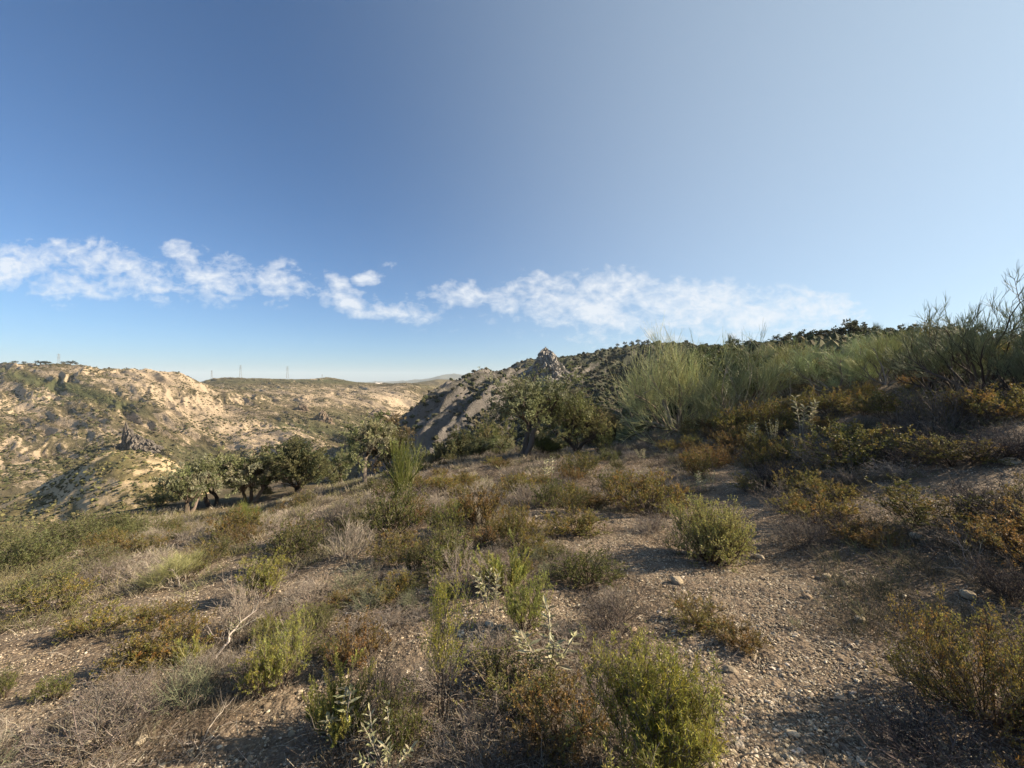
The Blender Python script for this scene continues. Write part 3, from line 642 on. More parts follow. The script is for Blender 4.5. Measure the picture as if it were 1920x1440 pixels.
def scatter(rng, protoV, protoF, pos, size, col, flat=.65, rand=.28, nvar=12, tiltamp=.4):
    """one mesh of many little solids: pos (n,3), size (n,)"""
    n = len(pos); nv = len(protoV)
    var = protoV[None] * (1 + rng.normal(0, rand, (nvar, nv, 1))) * rng.uniform(.65, 1.25, (nvar, 1, 3))
    k = rng.integers(0, nvar, n); a = rng.uniform(0, 2 * math.pi, n); v = var[k]
    ca, sa = np.cos(a)[:, None], np.sin(a)[:, None]
    x = v[:, :, 0] * ca - v[:, :, 1] * sa; y = v[:, :, 0] * sa + v[:, :, 1] * ca; z = v[:, :, 2] * flat
    tx, ty = rng.normal(0, tiltamp, (2, n, 1)); z = z + x * tx * .5 + y * ty * .5
    Vv = np.stack([x, y, z], -1) * size[:, None, None] + pos[:, None]
    Fv = protoF[None] + (np.arange(n) * nv)[:, None, None]
    return Vv.reshape(-1, 3), Fv.reshape(-1, protoF.shape[1]), np.repeat(col, nv, 0)
def rock(seed, spires, mat):
    """fluted rock: spires = (x, y, radius x, radius y, height, lean x, lean y, top fraction)"""
    mb = MB(); nt_, nz_ = 120, 80
    for q, (cx, cy, rx, ry, h, lx, ly, tf) in enumerate(spires):
        th = np.linspace(0, 2 * math.pi, nt_, endpoint=False)[None] + 0 * np.zeros((nz_, 1)); zz = np.linspace(-.25, 1, nz_)[:, None] + 0 * th
        zc = np.clip(zz, 0, 1); prof = (1 - zc) ** .8 * (1 - tf) + tf * (1 - zc ** 8); prof = np.where(zz < 0, 1 + -zz * .5, prof)
        c, s_ = np.cos(th + math.pi / 2), np.sin(th + math.pi / 2)
        wz = zz + .12 * fbm(c * 2 + q, s_ * 2, 2, seed + 2)
        v1, e1 = cells(th * 1.6 + q * 7, wz * 4.2 + .3 * th, seed + q); v2, e2 = cells(th * 3.6 + q * 3, wz * 9, seed + q + 50); v3, e3 = cells(th * 8, wz * 20, seed + q + 90)
        fl = .55 * (v1 - .5) + .26 * (v2 - .5) + .10 * (v3 - .5) - .16 * np.clip(1 - e1 * 7, 0, 1) - .08 * np.clip(1 - e2 * 6, 0, 1) + .14 * fbm(c * 2.4 + zz * 2 + q * 3, s_ * 2.4 + zz * 3, 4, seed + 9)
        r = np.maximum(prof * (1 + fl), .01) + .03 * (1 - zc)
        hz_ = zz + .10 * (v1 - .5) * zc + .05 * (v2 - .5) * zc
        X_ = cx + rx * r * c + lx * zz; Y_ = cy + ry * r * s_ + ly * zz; Z_ = hz_ * h
        Vv = np.stack([X_, Y_, Z_], -1).reshape(-1, 3)
        i = np.arange(nz_ - 1)[:, None] * nt_; j = np.arange(nt_)[None]; j2 = (j + 1) % nt_
        mb.add(Vv, np.stack([i + j, i + j2, i + nt_ + j2, i + nt_ + j], -1).reshape(-1, 4), (.3, .3, .3))
        top = Vv[-nt_:].mean(0) + [0, 0, .01 * h]
        mb.add(np.vstack([Vv[-nt_:], top]), np.stack([j[0], j2[0], np.full(nt_, nt_)], -1), (.3, .3, .3))
    return mb.mesh('rock', mat)

# ------------------------------------------------------------------ rock outcrops, farm, quarry, pylons
def outcrop(px, py, Yd, pw, ph, spires, seed, mat, label, fn, sink=1.5):
    x = (px - 960) / F * Yd; z = float(fn(np.array([x]), np.array([Yd]))[0])
    me = rock(seed, spires, mat); co = np.array([v.co[:] for v in me.vertices])
    wm = pw / F * Yd; top = EYE + (HY - (py - ph)) / F * Yd
    o = link('rock_outcrop', me); o.location = (x, Yd, z - sink)
    sxy = wm / (co[:, 0].max() - co[:, 0].min()); o.scale = (sxy, sxy, max(top - z + sink, 2) / co[:, 2].max())
    return tag(o, label, 'rock', 'rock crags standing out of the valley slopes')
outcrop(1024, 725, 215, 178, 76, [(0, 0, .30, .34, 1, .0, 0, .78), (-.16, .05, .30, .35, .80, .05, 0, .5), (.18, .1, .34, .35, .74, -.04, 0, .5), (-.42, .1, .34, .4, .46, .08, 0, .5), (.50, .05, .36, .4, .46, -.1, 0, .4), (.05, -.2, .3, .25, .84, 0, .1, .5), (.75, .1, .3, .3, .3, -.1, 0, .3), (-.7, .1, .3, .3, .25, .1, 0, .4)], 5, M_ROCK,
        'tall grey rock pinnacle with a blunt notched top standing on the ridge', H_ridge, 3)
outcrop(1046, 742, 195, 84, 36, [(0, 0, .3, .3, .85, 0, 0, .6), (-.35, 0, .26, .25, 1, 0, 0, .6), (.32, 0, .3, .25, .6, 0, 0, .5), (.62, .1, .25, .2, .42, 0, 0, .5), (-.1, -.2, .2, .2, .6, 0, 0, .5)], 17, M_ROCK,
        'pale grey crag below the foot of the tall rock pinnacle', H_ridge, 2)
outcrop(252, 852, 215, 100, 62, [(-.30, 0, .13, .16, 1, -.03, 0, .35), (-.2, 0, .22, .25, .78, 0, 0, .5), (.08, 0, .3, .3, .62, .04, 0, .5), (.4, 0, .34, .3, .46, .04, 0, .45), (-.55, .1, .3, .3, .36, 0, 0, .3), (.75, .1, .3, .3, .26, 0, 0, .4), (.2, -.2, .24, .2, .36, 0, 0, .5)], 29, M_ROCKD,
        'dark crag with a sharp spike on its left behind the rounded mound', H_valley, 3)
outcrop(605, 794, 350, 44, 26, [(0, 0, .34, .3, 1, 0, 0, .6), (-.4, 0, .3, .3, .7, 0, 0, .6), (.4, 0, .36, .3, .6, 0, 0, .4), (.1, -.2, .3, .2, .5, 0, 0, .5)], 37, M_ROCKT,
        'small blocky grey crag halfway down the valley side above the olive trees', H_valley, 3)
outcrop(568, 770, 400, 36, 13, [(0, 0, .5, .3, 1, -.1, 0, .5), (-.5, 0, .4, .3, .6, -.1, 0, .4)], 43, M_ROCKT,
        'little dark crag just up slope and left of the small blocky crag', H_valley, 2)
outcrop(297, 730, 375, 15, 11, [(0, 0, .3, .3, 1, .1, 0, .35), (-.3, 0, .3, .3, .5, .1, 0, .3)], 47, M_ROCKD,
        'tiny dark pointed rock on the pale scar near the top of the valley side', H_valley, 2)
outcrop(712, 796, 470, 96, 30, [(0, 0, .5, .5, 1, 0, 0, .35), (-.5, .1, .4, .4, .6, 0, 0, .3), (.5, .1, .4, .4, .6, 0, 0, .3)], 53, M_ROCKT,
        'broad rounded rock knoll in the valley below the pink cliffs', H_valley, 6)
def simple_mat(name, col, rough=.8):
    m, nt, out = new_mat(name); g = N(nt, 'ShaderNodeNewGeometry').outputs['Position']
    c = ramp(nt, noise(nt, g, 1.3, 5), [(.3, tuple(x * .85 for x in col)), (.7, col)]); finish(nt, out, c, None, .1, rough); return m
M_WHITE = simple_mat('whitewash', (.78, .74, .66)); M_TILE = simple_mat('roof_tile', (.30, .17, .11)); M_STEEL = simple_mat('galvanised_steel', (.23, .24, .25), .5); M_DARK = simple_mat('dark_window', (.03, .03, .035), .2)
def box(mb, x0, x1, y0, y1, z0, z1):
    v = [(x0, y0, z0), (x1, y0, z0), (x1, y1, z0), (x0, y1, z0), (x0, y0, z1), (x1, y0, z1), (x1, y1, z1), (x0, y1, z1)]
    mb.add(v, [(0, 3, 2, 1), (4, 5, 6, 7), (0, 1, 5, 4), (1, 2, 6, 5), (2, 3, 7, 6), (3, 0, 4, 7)], (.5, .5, .5))
for px, py, Yd, wpx, hpx, lab in ((748, 731, 880, 7.5, 3.6, 'low white farm building, leftmost of the three at the head of the valley'),
                                  (762, 730, 905, 5.5, 4.5, 'middle one of the three white farm buildings at the head of the valley'),
                                  (772, 729, 895, 6, 4.6, 'white farm building nearest the dark spur at the head of the valley')):
    x = (px - 960) / F * Yd; z = gz(x, Yd); W_ = wpx / F * Yd; Hh = hpx / F * Yd
    e = bpy.data.objects.new('farm_building', None); C.objects.link(e); e.location = (x, Yd, z - .8); tag(e, lab, 'building', 'white farm buildings')
    b = MB(); box(b, -W_ / 2, W_ / 2, 0, 7, 0, Hh); link('wall', b.mesh('wall', M_WHITE), e)
    b = MB(); b.add([(-W_ / 2 - .3, -.3, Hh + .02), (W_ / 2 + .3, -.3, Hh + .02), (W_ / 2 + .3, 3.5, Hh + 1.5), (-W_ / 2 - .3, 3.5, Hh + 1.5), (-W_ / 2 - .3, 7.3, Hh + .02), (W_ / 2 + .3, 7.3, Hh + .02)], [(0, 1, 2, 3), (3, 2, 5, 4)], (.5, .5, .5))
    b.add([(-W_ / 2 - .3, -.3, Hh + .02), (-W_ / 2 - .3, 3.5, Hh + 1.5), (-W_ / 2 - .3, 7.3, Hh + .02), (W_ / 2 + .3, -.3, Hh + .02), (W_ / 2 + .3, 7.3, Hh + .02), (W_ / 2 + .3, 3.5, Hh + 1.5)], [(0, 1, 2), (3, 4, 5)], (.5, .5, .5))
    link('roof', b.mesh('roof', M_TILE), e)
    for k in range(2):
        b = MB(); cx = -W_ / 2 + W_ * (k + .5) / 2; box(b, cx - .5, cx + .5, -.05, .02, Hh * .35, Hh * .35 + 1.3); link('window', b.mesh('window', M_DARK), e)
# pale quarry ground
q = MB(); PX, YY = np.meshgrid(np.linspace(684, 738, 28), np.linspace(2300, 2700, 10)); X_ = (PX - 960) / F * YY
prof = np.interp(PX, [684, 692, 705, 722, 738], [0, .55, 1, .9, 0]) * np.sin(np.clip((YY - 2300) / 400, 0, 1) * math.pi * .5 + .2)
Z_ = -76 + prof * (70 + 4 * perlin(X_ / 20, YY / 90, 3))
M_QUARRY = simple_mat('quarry', (.78, .68, .58))
tag(link('quarry', mesh_np('quarry', np.stack([X_, YY, Z_], -1).reshape(-1, 3), [grid_faces(*X_.shape)[:, ::-1]], None, M_QUARRY, True)), 'bright white quarry ground on the far plain left of the mountains', 'quarry', kind='structure')
def pylon(px, py, Yd, hpx, lab):
    x = (px - 960) / F * Yd; z = gz(x, Yd) - 1; H = hpx / F * Yd + 1; w0 = H * .085; b = MB(); r = .09 * Yd / 760
    def bar(p, q_, rad=r): tubes(b, np.array([[p, q_]], float), rad, rad, (.4, .4, .4), 4)
    def lv(t): w_ = w0 * (1 - t * .8); return [(-w_, -w_, t * H), (w_, -w_, t * H), (w_, w_, t * H), (-w_, w_, t * H)]
    ts = [0, .2, .38, .53, .66, .78, .9, 1]
    for a, c in zip(ts[:-1], ts[1:]):
        A2, B2 = lv(a), lv(c)
        for k in range(4): bar(A2[k], B2[k], r * 1.3); bar(A2[k], B2[(k + 1) % 4], r * .7); bar(B2[k], B2[(k + 1) % 4], r * .7)
    e = bpy.data.objects.new('pylon', None); C.objects.link(e); e.location = (x, Yd, z); e.rotation_euler = (0, 0, R(25)); tag(e, lab, 'pylon', 'pylons on the skyline of the valley side')
    link('tower', b.mesh('tower', M_STEEL), e)
    for t in (.72, .84, .95):
        b = MB(); L_ = H * .11
        bar((-L_, 0, t * H), (L_, 0, t * H), r); bar((-L_, 0, t * H), (0, 0, t * H + H * .03), r); bar((L_, 0, t * H), (0, 0, t * H + H * .03), r)
        link('crossarm', b.mesh('crossarm', M_STEEL), e)
pylon(539, 711, 755, 25, 'tallest pylon, standing alone above the middle of the skyline ridge')
pylon(451, 711, 760, 23, 'pylon just left of the tallest one on the skyline ridge')
pylon(397, 711, 765, 17, 'short pylon near the step where the pale crest meets the farther ridge')
pylon(604, 709, 770, 8, 'smallest pylon, just left of the conical bump on the skyline')
pylon(110, 688, 420, 26, 'thin mast-like pylon above the crest on the far left')

# ------------------------------------------------------------------ plants
rs = np.random.default_rng(2024)
P_NEED = [needle_shrub(11), needle_shrub(12, 34, 48), needle_shrub(13, 24, 36, colors=YGREEN)]
P_NEARB = leaf_shrub(21, 46, 52, .55, 9, 5, 15, .026, .0042, GREEN + YGREEN[:2], .03, 1.1)
P_TALL = leaf_shrub(22, 7, 20, .85, 13, 5, 15, .024, .0045, YGREEN, .05, 1.2)
P_NEED[1] = leaf_shrub(12, 30, 50, .5, 8, 4, 16, .022, .005, GREEN, .04, 1.1); P_NEED.append(leaf_shrub(14, 24, 40, .5, 8, 4, 15, .022, .0045, GREEN[:2] + YGREEN, .08, 1.2))
P_PALE = [leaf_shrub(31, 64, 70, .5, 9, 5, 12, .015, .0065, dead=.02, flat=.95, colors=[(.30, .29, .09), (.36, .33, .12), (.24, .245, .075)])]
P_OR = [leaf_shrub(41), leaf_shrub(42, 34, 72, .45), leaf_shrub(43, 26, 62, .5, colors=OLIVE + ORANGE[:3]), leaf_shrub(44, 30, 70, .4, colors=RUST, dead=.25)]
P_OLSH = [leaf_shrub(51, 30, 60, .5, colors=OLIVE + [(.12, .13, .03)], per=11), leaf_shrub(52, 30, 66, .5, colors=[(.14, .15, .035), (.10, .12, .03), (.17, .15, .04)], per=11)]
P_BIGR = leaf_shrub(61, 60, 76, .6, 9, 5, 14, .014, .007, [(.29, .25, .06), (.31, .23, .06), (.23, .23, .055), (.34, .21, .06), (.26, .26, .07)], .12)
P_DRY = [dry_shrub(71), dry_shrub(72, 40, 72, .36), dry_shrub(73, 26, 50, .46, colors=GREYG), dry_shrub(74, 40, 70, .4, colors=[(.13, .11, .095), (.18, .155, .13), (.09, .075, .065)])]
P_DARKD = [dry_shrub(75, 44, 72, .4, 7, 5, [(.075, .06, .055), (.11, .09, .08), (.05, .042, .038)])]
P_RET = [retama(81, n0=16, spread=74, n1=7, n2=6, n3=4, up=.06), retama(82, n0=15, spread=80, n1=7, n2=6, n3=4, up=.06, colors=[(.36, .40, .22), (.43, .46, .27), (.31, .34, .18)]), retama(83, n0=15, spread=66, n1=7, n2=6, n3=4, colors=[(.38, .38, .17), (.42, .41, .19), (.32, .33, .14)])]
P_RETV = retama(84, 9, 13, 2.2, 4, 6, 4, .7, [(.22, .24, .06), (.18, .21, .05), (.24, .235, .09)], [(.20, .19, .09)], .005, .1, .12)
P_RETS = [retama(85, 26, 34, 1.0, 4, 6, 4, .35, [(.19, .20, .055), (.15, .17, .045)], BARK, .0035, .1, .1)]
P_RETB = retama(86, 16, 60, 3.0, 7, 7, 5, .38, [(.24, .26, .15), (.29, .31, .18), (.20, .22, .125)], [(.075, .06, .05), (.10, .085, .07)], .0045, .4, .09)
P_BUSH = [leaf_shrub(91, 40, 66, 1.3, 7, 4, 12, .05, .024, [(.12, .135, .05), (.155, .16, .065), (.095, .105, .04)], .04), leaf_shrub(92, 40, 70, 1.2, 7, 4, 12, .045, .02, [(.17, .165, .075), (.12, .13, .05), (.21, .19, .10)], .3)]
P_DKB = [leaf_shrub(95, 34, 62, 1.6, 6, 4, 9, .11, .055, [(.065, .08, .03), (.085, .10, .038), (.105, .115, .045)], .0), leaf_shrub(96, 34, 68, 1.5, 6, 4, 9, .11, .055, [(.10, .105, .05), (.13, .13, .06), (.085, .085, .04)], .05), leaf_shrub(97, 34, 66, 1.4, 6, 4, 9, .10, .05, [(.15, .14, .055), (.17, .145, .06), (.12, .12, .05)], .05)]
P_OL = [olive(101, 3, 1.0, 35), olive(102, 2, 1.1, 30, nb=6), olive(103, 4, .8, 45, colors=[(.09, .095, .04), (.11, .11, .05), (.075, .08, .035), (.06, .075, .04)]), olive(104, 1, 1.5, 12, nb=7)]
P_OLBR = olive(105, 2, 1.0, 25, colors=[(.16, .135, .07), (.19, .155, .08), (.13, .12, .055)])
P_OLBIG = olive(106, 2, 2.0, 22, 6, 5.0, 7, 6, 64, spread=58, flat=.6, tw=.10)
P_OLDK = olive(107, 3, .9, 35, 6, 3.8, 6, 6, 48, colors=[(.15, .16, .06), (.19, .19, .075), (.20, .18, .08)])
P_FART = [olive(110, 1, 1.2, 12, 5, 3.2, 4, 5, 12, .26, .13, [(.05, .06, .03), (.065, .075, .038)], 60, .5, .16, 2), olive(111, 2, .8, 25, 5, 3.2, 4, 5, 12, .26, .13, [(.055, .062, .03), (.07, .078, .04)], 60, .6, .15, 2), olive(112, 1, 1.6, 10, 6, 3.0, 4, 5, 10, .24, .12, [(.06, .07, .035), (.05, .055, .03)], 70, .35, .16, 2)]
P_HERB = [pale_herb(121), pale_herb(122, 3, .5, 10, spread=12), pale_herb(123, 7, .36, 8, spread=32)]
P_DEAD = [dead_branch(131), dead_branch(132, .8, .010, 6, 5, n0=3), dead_branch(133, .6, .012, 5, 4, n0=5, spread=70), dead_branch(134, .7, .010, 6, 4, [(.06, .05, .045), (.09, .075, .065)], 3)]
_dim = {}
def dim(pr):
    k = id(pr)
    if k not in _dim:
        lo = np.full(3, 1e9); hi = -lo
        for me in pr.values():
            co = np.empty(len(me.vertices) * 3, np.float32); me.vertices.foreach_get('co', co); co = co.reshape(-1, 3)
            lo = np.minimum(lo, np.percentile(co, 1.5, axis=0)); hi = np.maximum(hi, np.percentile(co, 98.5, axis=0))
        _dim[k] = (max(hi[0] - lo[0], hi[1] - lo[1]), hi[2])
    return _dim[k]
SPOTS = []
def put(pr, kind, px, py, wpx, hpx, label, cat, group=None, rz=None, fn=G, Yd=None, zmul=None):
    if Yd: x = (px - 960) / F * Yd; loc = Vector((x, Yd, float(fn(np.array([x]), np.array([Yd]))[0])))
    else: loc = hit(px, py, fn)
    if loc is None: return None
    d = loc.y; W_, H_ = dim(pr); s = wpx / F * d / W_; sz = hpx / F * d / H_ if hpx else s
    sz = min(max(sz, s * .45), s * 3.0)
    SPOTS.append((loc.x, loc.y, wpx / F * d * .5))
    return place(pr, kind, (loc.x, loc.y, loc.z - .01 * s), s, rs.uniform(0, 6.28) if rz is None else rz, label, cat, group, sz)
GS = 'green needle-leaved shrubs'; OG = 'orange and olive low shrubs'; DG = 'grey leafless shrubs'; BG = 'broom bushes'; TG = 'olive trees at the edge of the slope'
for pr, kind, px, py, wd, ht, lab, cat, grp in [
 (P_NEARB, 'green_shrub', 1235, 1470, 228, 236, 'large bright green needle-leaved shrub at the bottom edge beside the gravel', 'shrub', GS),
 (P_NEED[3], 'green_shrub', 492, 1303, 66, 100, 'upright bright green shrub on pale pebbles, lower half of a pair', 'shrub', GS),
 (P_NEED[1], 'green_shrub', 532, 1286, 86, 116, 'taller bright green shrub touching the upright one on pale pebbles', 'shrub', GS),
 (P_NEED[0], 'green_shrub', 640, 1385, 125, 130, 'mid green shrub under the slanting bare stem near the white dead twigs', 'shrub', GS),
 (P_NEED[2], 'green_shrub', 594, 1362, 50, 60, 'small yellow-green sprig beside the mid green shrub by the white dead twigs', 'shrub', GS),
 (P_TALL, 'green_shrub', 828, 1345, 105, 262, 'tall narrow yellow-green shrub with bare dark stems in the middle foreground', 'shrub', GS),
 (P_NEED[3], 'green_shrub', 502, 1118, 76, 78, 'yellow-green forked tuft standing right below the dark olive shrub', 'shrub', GS),
 (P_NEED[1], 'green_shrub', 984, 1182, 84, 92, 'dense green shrub behind the pale woolly herb', 'shrub', GS),
 (P_NEED[0], 'green_shrub', 948, 1110, 104, 92, 'grey-green upright shrub with pale flower stalks behind the dense green one', 'shrub', GS),
 (P_PALE[0], 'round_shrub', 1332, 1050, 144, 106, 'rounded light green cushion shrub alone on the bare brown ground', 'shrub', GS),
 (P_OLSH[0], 'olive_shrub', 545, 1056, 112, 84, 'dark olive shrub above the yellow-green forked tuft', 'shrub', GS),
 (P_OLSH[0], 'olive_shrub', 780, 1064, 58, 48, 'small dark green shrub at the end of the orange mound in mid slope', 'shrub', GS),
 (P_OLSH[1], 'olive_shrub', 352, 1086, 62, 44, 'light olive shrub on the slope left of the pale pebble strip', 'shrub', GS),
 (P_NEED[2], 'green_shrub', 500, 1194, 38, 38, 'little green tuft between the two pebble strips on the left', 'shrub', GS),
 (P_OLSH[1], 'olive_shrub', 100, 1312, 62, 46, 'small olive cushion in the grey litter at the lower left', 'shrub', GS),
 (P_OLSH[0], 'olive_shrub', 8, 1308, 48, 60, 'olive cushion cut by the left edge of the picture', 'shrub', GS),
 (P_NEED[0], 'green_shrub', 356, 1244, 56, 44, 'blue-green tuft by the long bare horizontal stick', 'shrub', GS),
 (P_BIGR, 'orange_shrub', 1855, 1345, 245, 190, 'large loose olive and rust shrub at the right edge beside the gravel', 'shrub', OG),
 (P_OR[2], 'orange_shrub', 1600, 884, 180, 92, 'wide olive mound with orange tips behind the bare dark ground', 'shrub', OG),
 (P_OR[2], 'orange_shrub', 1745, 990, 176, 78, 'flat olive-orange shrub at the foot of the dark bramble heap', 'shrub', OG),
 (P_OR[0], 'orange_shrub', 1508, 928, 100, 48, 'small orange-topped mound beside the black dead bush', 'shrub', OG),
 (P_OR[0], 'orange_shrub', 1308, 892, 74, 48, 'compact golden mound beside the little pale herbs on the path', 'shrub', OG),
 (P_OR[2], 'orange_shrub', 1104, 882, 56, 32, 'yellowish mound on the rim just right of the big leaning olive tree', 'shrub', OG),
 (P_OR[3], 'orange_shrub', 1068, 908, 46, 34, 'dark orange mound below the yellowish one near the rim', 'shrub', OG),
 (P_OR[2], 'orange_shrub', 1076, 962, 66, 46, 'olive-brown round shrub in the grey scrub left of the big orange one', 'shrub', OG),
 (P_OR[0], 'orange_shrub', 1216, 962, 152, 76, 'big spreading orange and olive shrub above the brown path', 'shrub', OG),
 (P_OR[2], 'orange_shrub', 1150, 940, 70, 60, 'olive half of the spreading mass left of the big orange shrub', 'shrub', OG),
 (P_OR[0], 'orange_shrub', 968, 1022, 82, 74, 'loose golden-green shrub at the left end of the brown path', 'shrub', OG),
 (P_OLSH[1], 'olive_shrub', 735, 1000, 135, 86, 'broad yellow-olive shrub at the foot of the tall thin broom', 'shrub', OG),
 (P_OLSH[1], 'olive_shrub', 838, 1002, 76, 62, 'olive-green shrub right of the one at the foot of the tall thin broom', 'shrub', OG),
 (P_OR[3], 'orange_shrub', 905, 984, 92, 70, 'pinkish brown twiggy shrub with a dark hollow below it', 'shrub', OG),
 (P_OR[0], 'orange_shrub', 742, 1052, 104, 52, 'flat orange mound in mid slope above the bright tall shrub', 'shrub', OG),
 (P_OR[1], 'orange_shrub', 318, 1232, 140, 68, 'wide flat golden mat above the long bare stick on the left', 'shrub', OG),
 (P_OR[1], 'orange_shrub', 255, 1262, 100, 50, 'flat rusty mat left of the golden one above the grey litter', 'shrub', OG),
 (P_OR[1], 'orange_shrub', 302, 1170, 84, 40, 'low yellow mat beside the upper pebble strip', 'shrub', OG),
 (P_OR[0], 'orange_shrub', 448, 1008, 100, 52, 'brown-orange shrub below the second olive tree from the left', 'shrub', OG),
 (P_OR[0], 'orange_shrub', 1862, 788, 144, 66, 'bright orange-topped band of shrub at the right edge under the dark broom', 'shrub', OG),
 (P_OR[0], 'orange_shrub', 1556, 776, 110, 48, 'orange-topped shrub behind the tall pale herb', 'shrub', OG),
 (P_OR[2], 'orange_shrub', 1690, 792, 128, 64, 'dense olive mound left of the dark broom', 'shrub', OG),
 (P_OR[0], 'orange_shrub', 1372, 812, 90, 46, 'rusty shrub below the bare arching broom branches', 'shrub', OG),
 (P_OR[0], 'orange_shrub', 1440, 800, 100, 52, 'orange shrub between the two pale herbs and the path', 'shrub', OG),
 (P_OR[2], 'orange_shrub', 1420, 862, 52, 52, 'golden-olive shrub at the far end of the path', 'shrub', OG),
 (P_OR[1], 'orange_shrub', 1310, 1170, 110, 44, 'low half-dead mat with orange leaves left of the gravel patch', 'shrub', OG),
 (P_OR[3], 'orange_shrub', 1390, 1212, 80, 40, 'rust coloured sprig mat on the gravel above the forked bare twig', 'shrub', OG),
 (P_OLSH[1], 'olive_shrub', 960, 1300, 190, 66, 'low leafy green and red mat at the foot of the tall yellow-green shrub', 'shrub', OG),
 (P_OR[3], 'orange_shrub', 1035, 1392, 175, 95, 'low red-tinged leafy shrub left of the large bright green one', 'shrub', OG),
 (P_OLSH[1], 'olive_shrub', 745, 1400, 110, 100, 'thin greyish-green shrub behind the white dead twigs', 'shrub', OG),
 (P_OR[3], 'orange_shrub', 668, 1240, 100, 70, 'rust and grey leafy tangle left of the tall yellow-green shrub', 'shrub', OG),
 (P_OR[2], 'orange_shrub', 1405, 922, 60, 34, 'small yellow-olive sprig shrub in front of the black dead bush', 'shrub', OG),
 (P_DRY[1], 'dry_shrub', 868, 1098, 104, 70, 'grey-lilac leafless mound left of the upright grey-green shrub', 'shrub', DG),
 (P_DRY[0], 'dry_shrub', 655, 1046, 92, 74, 'grey-lilac leafless mound right of the dark olive shrub', 'shrub', DG),
 (P_DRY[3], 'dry_shrub', 712, 1345, 130, 120, 'dense dark-hearted grey tangle between the green shrubs in the foreground', 'shrub', DG),
 (P_DARKD[0], 'dry_shrub', 1462, 918, 84, 60, 'black dead bush with bare forked twigs', 'shrub', DG),
 (P_DRY[3], 'dry_shrub', 1500, 1020, 110, 52, 'sparse grey-brown dead tuft on the bare ground right of the cushion shrub', 'shrub', DG),
 (P_DRY[0], 'dry_shrub', 1530, 880, 90, 60, 'grey dead scrub left of the wide olive mound', 'shrub', DG),
 (P_DRY[3], 'dry_shrub', 1150, 1180, 130, 70, 'thin dry beige tuft right of the pale woolly herb', 'shrub', DG),
 (P_DRY[0], 'dry_shrub', 455, 1180, 80, 90, 'tall thin grey tuft beside the two pebble strips', 'shrub', DG),
 (P_DRY[3], 'dry_shrub', 190, 1390, 220, 80, 'wide heap of dry grey twigs in the lower left corner', 'shrub', DG),
 (P_DRY[2], 'dry_shrub', 345, 1330, 110, 90, 'greenish grey twiggy shrub right of the dry heap', 'shrub', DG),
 (P_DARKD[0], 'dry_shrub', 1880, 980, 150, 76, 'dark bramble heap with pale dead canes at the right edge', 'shrub', DG),
 (P_DARKD[0], 'dry_shrub', 1900, 1120, 110, 76, 'second dark heap of dead twigs below the bramble heap at the right edge', 'shrub', DG),
 (P_DARKD[0], 'dry_shrub', 1780, 1440, 250, 80, 'dark litter of dead twigs under the large rust shrub', 'shrub', DG),
 (P_DRY[3], 'dry_shrub', 1760, 820, 130, 110, 'big dark grey leafless bush under the dark broom', 'shrub', DG),
 (P_DARKD[0], 'dry_shrub', 1840, 862, 170, 60, 'low spread of blackish dead twigs below the orange band', 'shrub', DG),
 (P_DRY[0], 'dry_shrub', 1300, 1385, 130, 60, 'open grey twig skeleton at the foot of the large bright green shrub', 'shrub', DG),
 (P_DRY[3], 'dry_shrub', 905, 1430, 210, 70, 'pile of dry stems in the bottom centre', 'shrub', DG),
 (P_OR[2], 'orange_shrub', 1795, 872, 120, 54, 'low olive-orange shrub on the bare bank under the dark leafless bush', 'shrub', OG),
 (P_DARKD[0], 'dry_shrub', 1700, 872, 110, 46, 'flat dark dead shrub between the wide olive mound and the bare bank', 'shrub', DG),
 (P_DRY[3], 'dry_shrub', 1905, 852, 110, 60, 'grey dead shrub at the right edge just under the orange band', 'shrub', DG),
 (P_RETV, 'broom_bush', 748, 975, 74, 152, 'tall thin upright yellow-green broom in front of the olive trees', 'broom bush', BG),
 (P_RETS[0], 'broom_bush', 456, 992, 44, 46, 'small yellow-green broom below the second olive tree from the left', 'broom bush', BG),
 (P_RET[2], 'broom_bush', 336, 1100, 130, 60, 'wispy pale green broom above the light olive shrub', 'broom bush', BG),
 (P_RET[0], 'broom_bush', 1265, 808, 250, 172, 'largest pale green broom with bare arching white branches at its base', 'broom bush', BG),
 (P_RET[1], 'broom_bush', 1380, 790, 150, 140, 'blue-green broom behind the rusty shrub, right of the largest one', 'broom bush', BG),
 (P_RET[2], 'broom_bush', 1480, 742, 130, 90, 'yellowish broom behind the tall pale herb', 'broom bush', BG),
 (P_RET[1], 'broom_bush', 1565, 736, 150, 90, 'broad grey-green broom left of the dark silhouetted one', 'broom bush', BG),
 (P_RET[2], 'broom_bush', 1662, 720, 130, 92, 'yellow-green broom with fine wands touching the dark silhouetted one', 'broom bush', BG),
 (P_RETB, 'broom_bush', 1835, 742, 215, 195, 'tall dark many-stemmed broom standing up against the pale sky', 'broom bush', BG),
 (P_RETB, 'broom_bush', 1745, 735, 150, 118, 'lower dark broom leaning out left of the tallest one', 'broom bush', BG),
 (P_RETB, 'broom_bush', 1955, 738, 120, 100, 'dark broom cut by the right edge of the picture', 'broom bush', BG),
 (P_RETB, 'broom_bush', 1905, 738, 130, 105, 'dark broom filling the gap between the tallest one and the right edge', 'broom bush', BG),
 (P_RETB, 'broom_bush', 1785, 735, 120, 112, 'dark broom rounding out the left shoulder of the tallest one', 'broom bush', BG),
 (P_OL[0], 'olive_tree', 352, 966, 92, 92, 'small sparse olive tree with a leaning trunk, leftmost of the row', 'tree', TG),
 (P_OL[1], 'olive_tree', 400, 948, 100, 92, 'olive tree with a pale slanting stem between the leftmost and the dark-trunked one', 'tree', TG),
